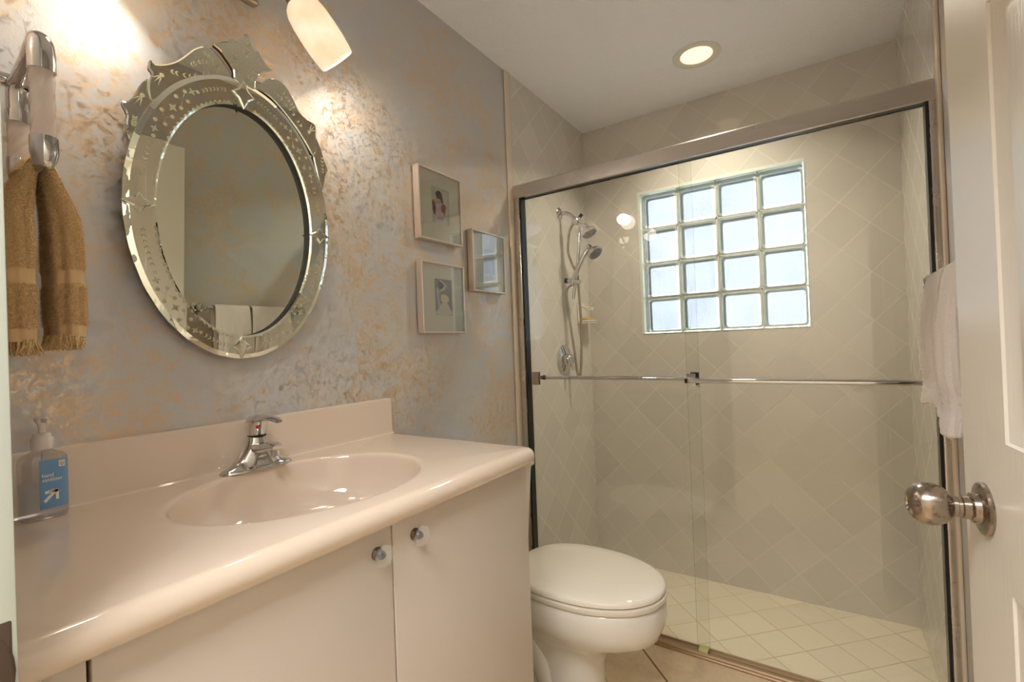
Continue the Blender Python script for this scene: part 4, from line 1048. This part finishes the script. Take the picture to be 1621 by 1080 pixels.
b = NB(); box(b, 0.022, 0.066, 2.528, 2.602, 1.3165, 1.338, 0.008, 3); so = link_obj('soap_bar', b, M['soap']); tag(so, 'yellow bar of soap lying in the shower soap dish', 'soap')

# ------------------------------------------------------------------ toilet
TY = 1.470
to = thing('toilet', 'white two-piece toilet with closed lid between vanity and shower', 'toilet', (0.42, TY, 0))
def egg(cx, L0, L1, hw, z, n=56, p=2.15):
    o = []
    for k in range(n):
        a = 2*PI*k/n; c, s = math.cos(a), math.sin(a)
        x = (L1 if c > 0 else L0)*math.copysign(abs(c)**(2/(2.0 if c > 0 else 2.7)), c); y = hw*math.copysign(abs(s)**(2/p), s)
        o.append((cx+x, TY+y, z))
    return o
def loft_pts(bm, L, cap=True): loft(bm, [[bm.verts.new(p) for p in r_] for r_ in L], cap)
cxb = 0.485
b = NB()
loft_pts(b, [egg(0.40, 0.24, 0.150, 0.115, 0.0), egg(0.40, 0.24, 0.152, 0.115, 0.02), egg(0.40, 0.235, 0.140, 0.105, 0.06), egg(0.41, 0.23, 0.135, 0.100, 0.14), egg(0.43, 0.235, 0.150, 0.108, 0.20),
             egg(0.47, 0.25, 0.205, 0.140, 0.245), egg(0.49, 0.26, 0.245, 0.168, 0.275), egg(cxb, 0.265, 0.262, 0.183, 0.305), egg(cxb, 0.268, 0.270, 0.190, 0.335), egg(cxb, 0.268, 0.268, 0.190, 0.365), egg(cxb, 0.265, 0.262, 0.186, 0.382), egg(cxb, 0.25, 0.25, 0.175, 0.388)])
link_obj('bowl', b, M['porcelain'], to, 60)
b = NB(); tube(b, [(0.14, TY-0.05, 0.05), (0.19, TY-0.065, 0.13), (0.26, TY-0.070, 0.20), (0.34, TY-0.075, 0.15), (0.38, TY-0.075, 0.06)], 0.05, 24, 6, rads=[0.055, 0.05, 0.048, 0.045, 0.04]); link_obj('trapway', b, M['porcelain'], to, 60)
b = NB(); loft_pts(b, [egg(cxb+0.002, 0.24, 0.266, 0.190, 0.388), egg(cxb+0.002, 0.245, 0.270, 0.194, 0.393), egg(cxb+0.002, 0.245, 0.270, 0.194, 0.404), egg(cxb+0.002, 0.24, 0.264, 0.189, 0.408)]); link_obj('seat', b, M['seat_plastic'], to, 50)
b = NB(); loft_pts(b, [egg(cxb+0.002, 0.242, 0.262, 0.189, 0.4115), egg(cxb+0.002, 0.246, 0.268, 0.194, 0.414), egg(cxb+0.002, 0.246, 0.268, 0.194, 0.421), egg(cxb+0.002, 0.243, 0.264, 0.190, 0.4275), egg(cxb, 0.232, 0.254, 0.180, 0.4308), egg(cxb, 0.19, 0.21, 0.14, 0.4338), egg(cxb, 0.13, 0.14, 0.09, 0.4352), egg(cxb, 0.05, 0.05, 0.03, 0.436)]); link_obj('lid', b, M['seat_plastic'], to, 60)
for s_ in (-1, 1):
    b = NB(); cyl(b, (0.245, TY+s_*0.075, 0.385), (0.245, TY+s_*0.075, 0.408), 0.014, 20); link_obj('hinge', b, M['seat_plastic'], to)
    b = NB(); lathe(b, [(0.016, 0.0), (0.016, 0.006), (0.011, 0.014), (0.003, 0.018)], (0.42, TY+s_*0.125, 0.004), (0, 0, 1), 20); link_obj('bolt_cap', b, M['porcelain'], to)
b = NB()
def rr(x0, x1, y0, y1, z, r_=0.03, n=5):
    o = []
    for cx, cy, a0 in ((x1-r_, y1-r_, 0), (x0+r_, y1-r_, PI/2), (x0+r_, y0+r_, PI), (x1-r_, y0+r_, 1.5*PI)):
        for k in range(n+1):
            a = a0+PI/2*k/n; o.append((cx+r_*math.cos(a), cy+r_*math.sin(a), z))
    return o
loft_pts(b, [rr(0.03, 0.18, TY-0.135, TY+0.135, 0.375), rr(0.02, 0.19, TY-0.142, TY+0.142, 0.40), rr(0.012, 0.198, TY-0.170, TY+0.170, 0.70), rr(0.012, 0.200, TY-0.172, TY+0.172, 0.715)]); link_obj('tank', b, M['porcelain'], to, 60)
b = NB(); loft_pts(b, [rr(0.010, 0.205, TY-0.176, TY+0.176, 0.715), rr(0.008, 0.209, TY-0.180, TY+0.180, 0.720), rr(0.008, 0.209, TY-0.180, TY+0.180, 0.738), rr(0.012, 0.204, TY-0.176, TY+0.176, 0.744)]); link_obj('tank_lid', b, M['porcelain'], to, 50)
b = NB(); loft_pts(b, [rr(0.06, 0.30, TY-0.10, TY+0.10, 0.29), rr(0.05, 0.32, TY-0.12, TY+0.12, 0.376)]); link_obj('deck', b, M['porcelain'], to, 50)
b = NB(); tube(b, [(0.20, TY-0.12, 0.67), (0.215, TY-0.12, 0.67), (0.218, TY-0.09, 0.668), (0.218, TY-0.055, 0.664)], 0.005, 12, 5); lathe(b, [(0.012, 0), (0.012, 0.006)], (0.199, TY-0.12, 0.67), (1, 0, 0), 18); link_obj('flush_lever', b, M['chrome'], to)

# ------------------------------------------------------------------ towel bar and white towels on the right wall
bxr, bzr = W-0.068, 1.318
tb = thing('towel_bar', 'chrome towel bar on the right wall holding two white towels', 'towel bar', (W, 1.40, bzr))
b = NB(); cyl(b, (bxr, 1.118, bzr), (bxr, 1.640, bzr), 0.0085, 20); link_obj('bar', b, M['chrome'], tb)
for y in (1.122, 1.636):
    b = NB(); lathe(b, [(0.027, 0), (0.027, 0.006), (0.021, 0.010), (0.012, 0.016), (0.012, 0.052), (0.019, 0.058), (0.020, 0.078), (0.013, 0.086), (0.001, 0.087)], (W, y, bzr), (-1, 0, 0), 28); link_obj('post', b, M['chrome'], tb)
def white_towel(label, y0, y1, zf, zb_, seed, bulge):
    t = thing('hand_towel', label, 'towel', (bxr, (y0+y1)/2, zf), group='white towels on the right wall bar')
    bm = NB(); ny, rows_ = 64, []
    # path around the bar: front (room side) bottom -> top -> back bottom
    path = []
    nf = 70
    for i in range(nf+1):
        z = zf+(bzr-zf)*i/nf; path.append((-1, z, i/nf))
    for k in range(1, 10): a = PI*k/10; path.append((-math.cos(a), bzr+0.013*math.sin(a), 1.0))
    for i in range(nf+1):
        z = bzr-(bzr-zb_)*i/nf; path.append((1, z, 1-i/nf))
    L_all = []
    for s_, z, t_ in path:
        L_ = []
        hang = 1-t_
        for j in range(ny+1):
            v = j/ny; wy = (y1-y0)*(1+0.08*hang*(1 if s_ < 0 else 0.3))
            y = (y0+y1)/2+(v-0.5)*wy
            amp = (0.0085*min(1, hang*2.5) if s_ < 0 else 0.004*min(1, hang*3))
            f_ = fold_noise(v*9, hang*0.4, seed, amp, 1.35)
            th = 0.017+ (bulge*min(1, hang*3)**0.7 if s_ < 0 else 0.004)
            x = bxr+s_*abs(th)*(1 if abs(s_) == 1 else 1)+(f_ if s_ < 0 else f_*0.5)
            if abs(s_) < 1: x = bxr+s_*0.017
            if s_ < 0 and 0.60 < hang < 0.93: # woven band puckers
                pk = math.exp(-((hang-0.80)/0.10)**2); x += 0.004*pk*math.sin(v*60+seed+8*math.sin(hang*30))*0.5; 
                x += 0.006*pk
            x += mnoise.noise(Vector((y*160, z*160, seed)))*0.0012
            zz = z+ (0.010*math.sin(v*5+seed)*hang if s_ < 0 else 0.006*math.sin(v*5+seed)*hang)
            L_.append(bm.verts.new((min(x, W-0.006), y, zz)))
        L_all.append(L_)
    for A, B in zip(L_all, L_all[1:]):
        for j in range(ny): bm.faces.new((A[j], A[j+1], B[j+1], B[j]))
    o = link_obj('cloth', bm, M['white_terry'], t, 80)
    md = o.modifiers.new('thick', 'SOLIDIFY'); md.thickness = 0.006; md.offset = 1
    bm = NB()
    Lh = L_all[3]
    # hem strip along the front bottom
    return o
white_towel('white terry hand towel on the bar nearest the open door', 1.176, 1.346, 0.990, 1.02, 2.0, 0.016)
white_towel('white terry hand towel on the bar nearest the shower', 1.360, 1.552, 1.018, 1.04, 5.2, 0.012)
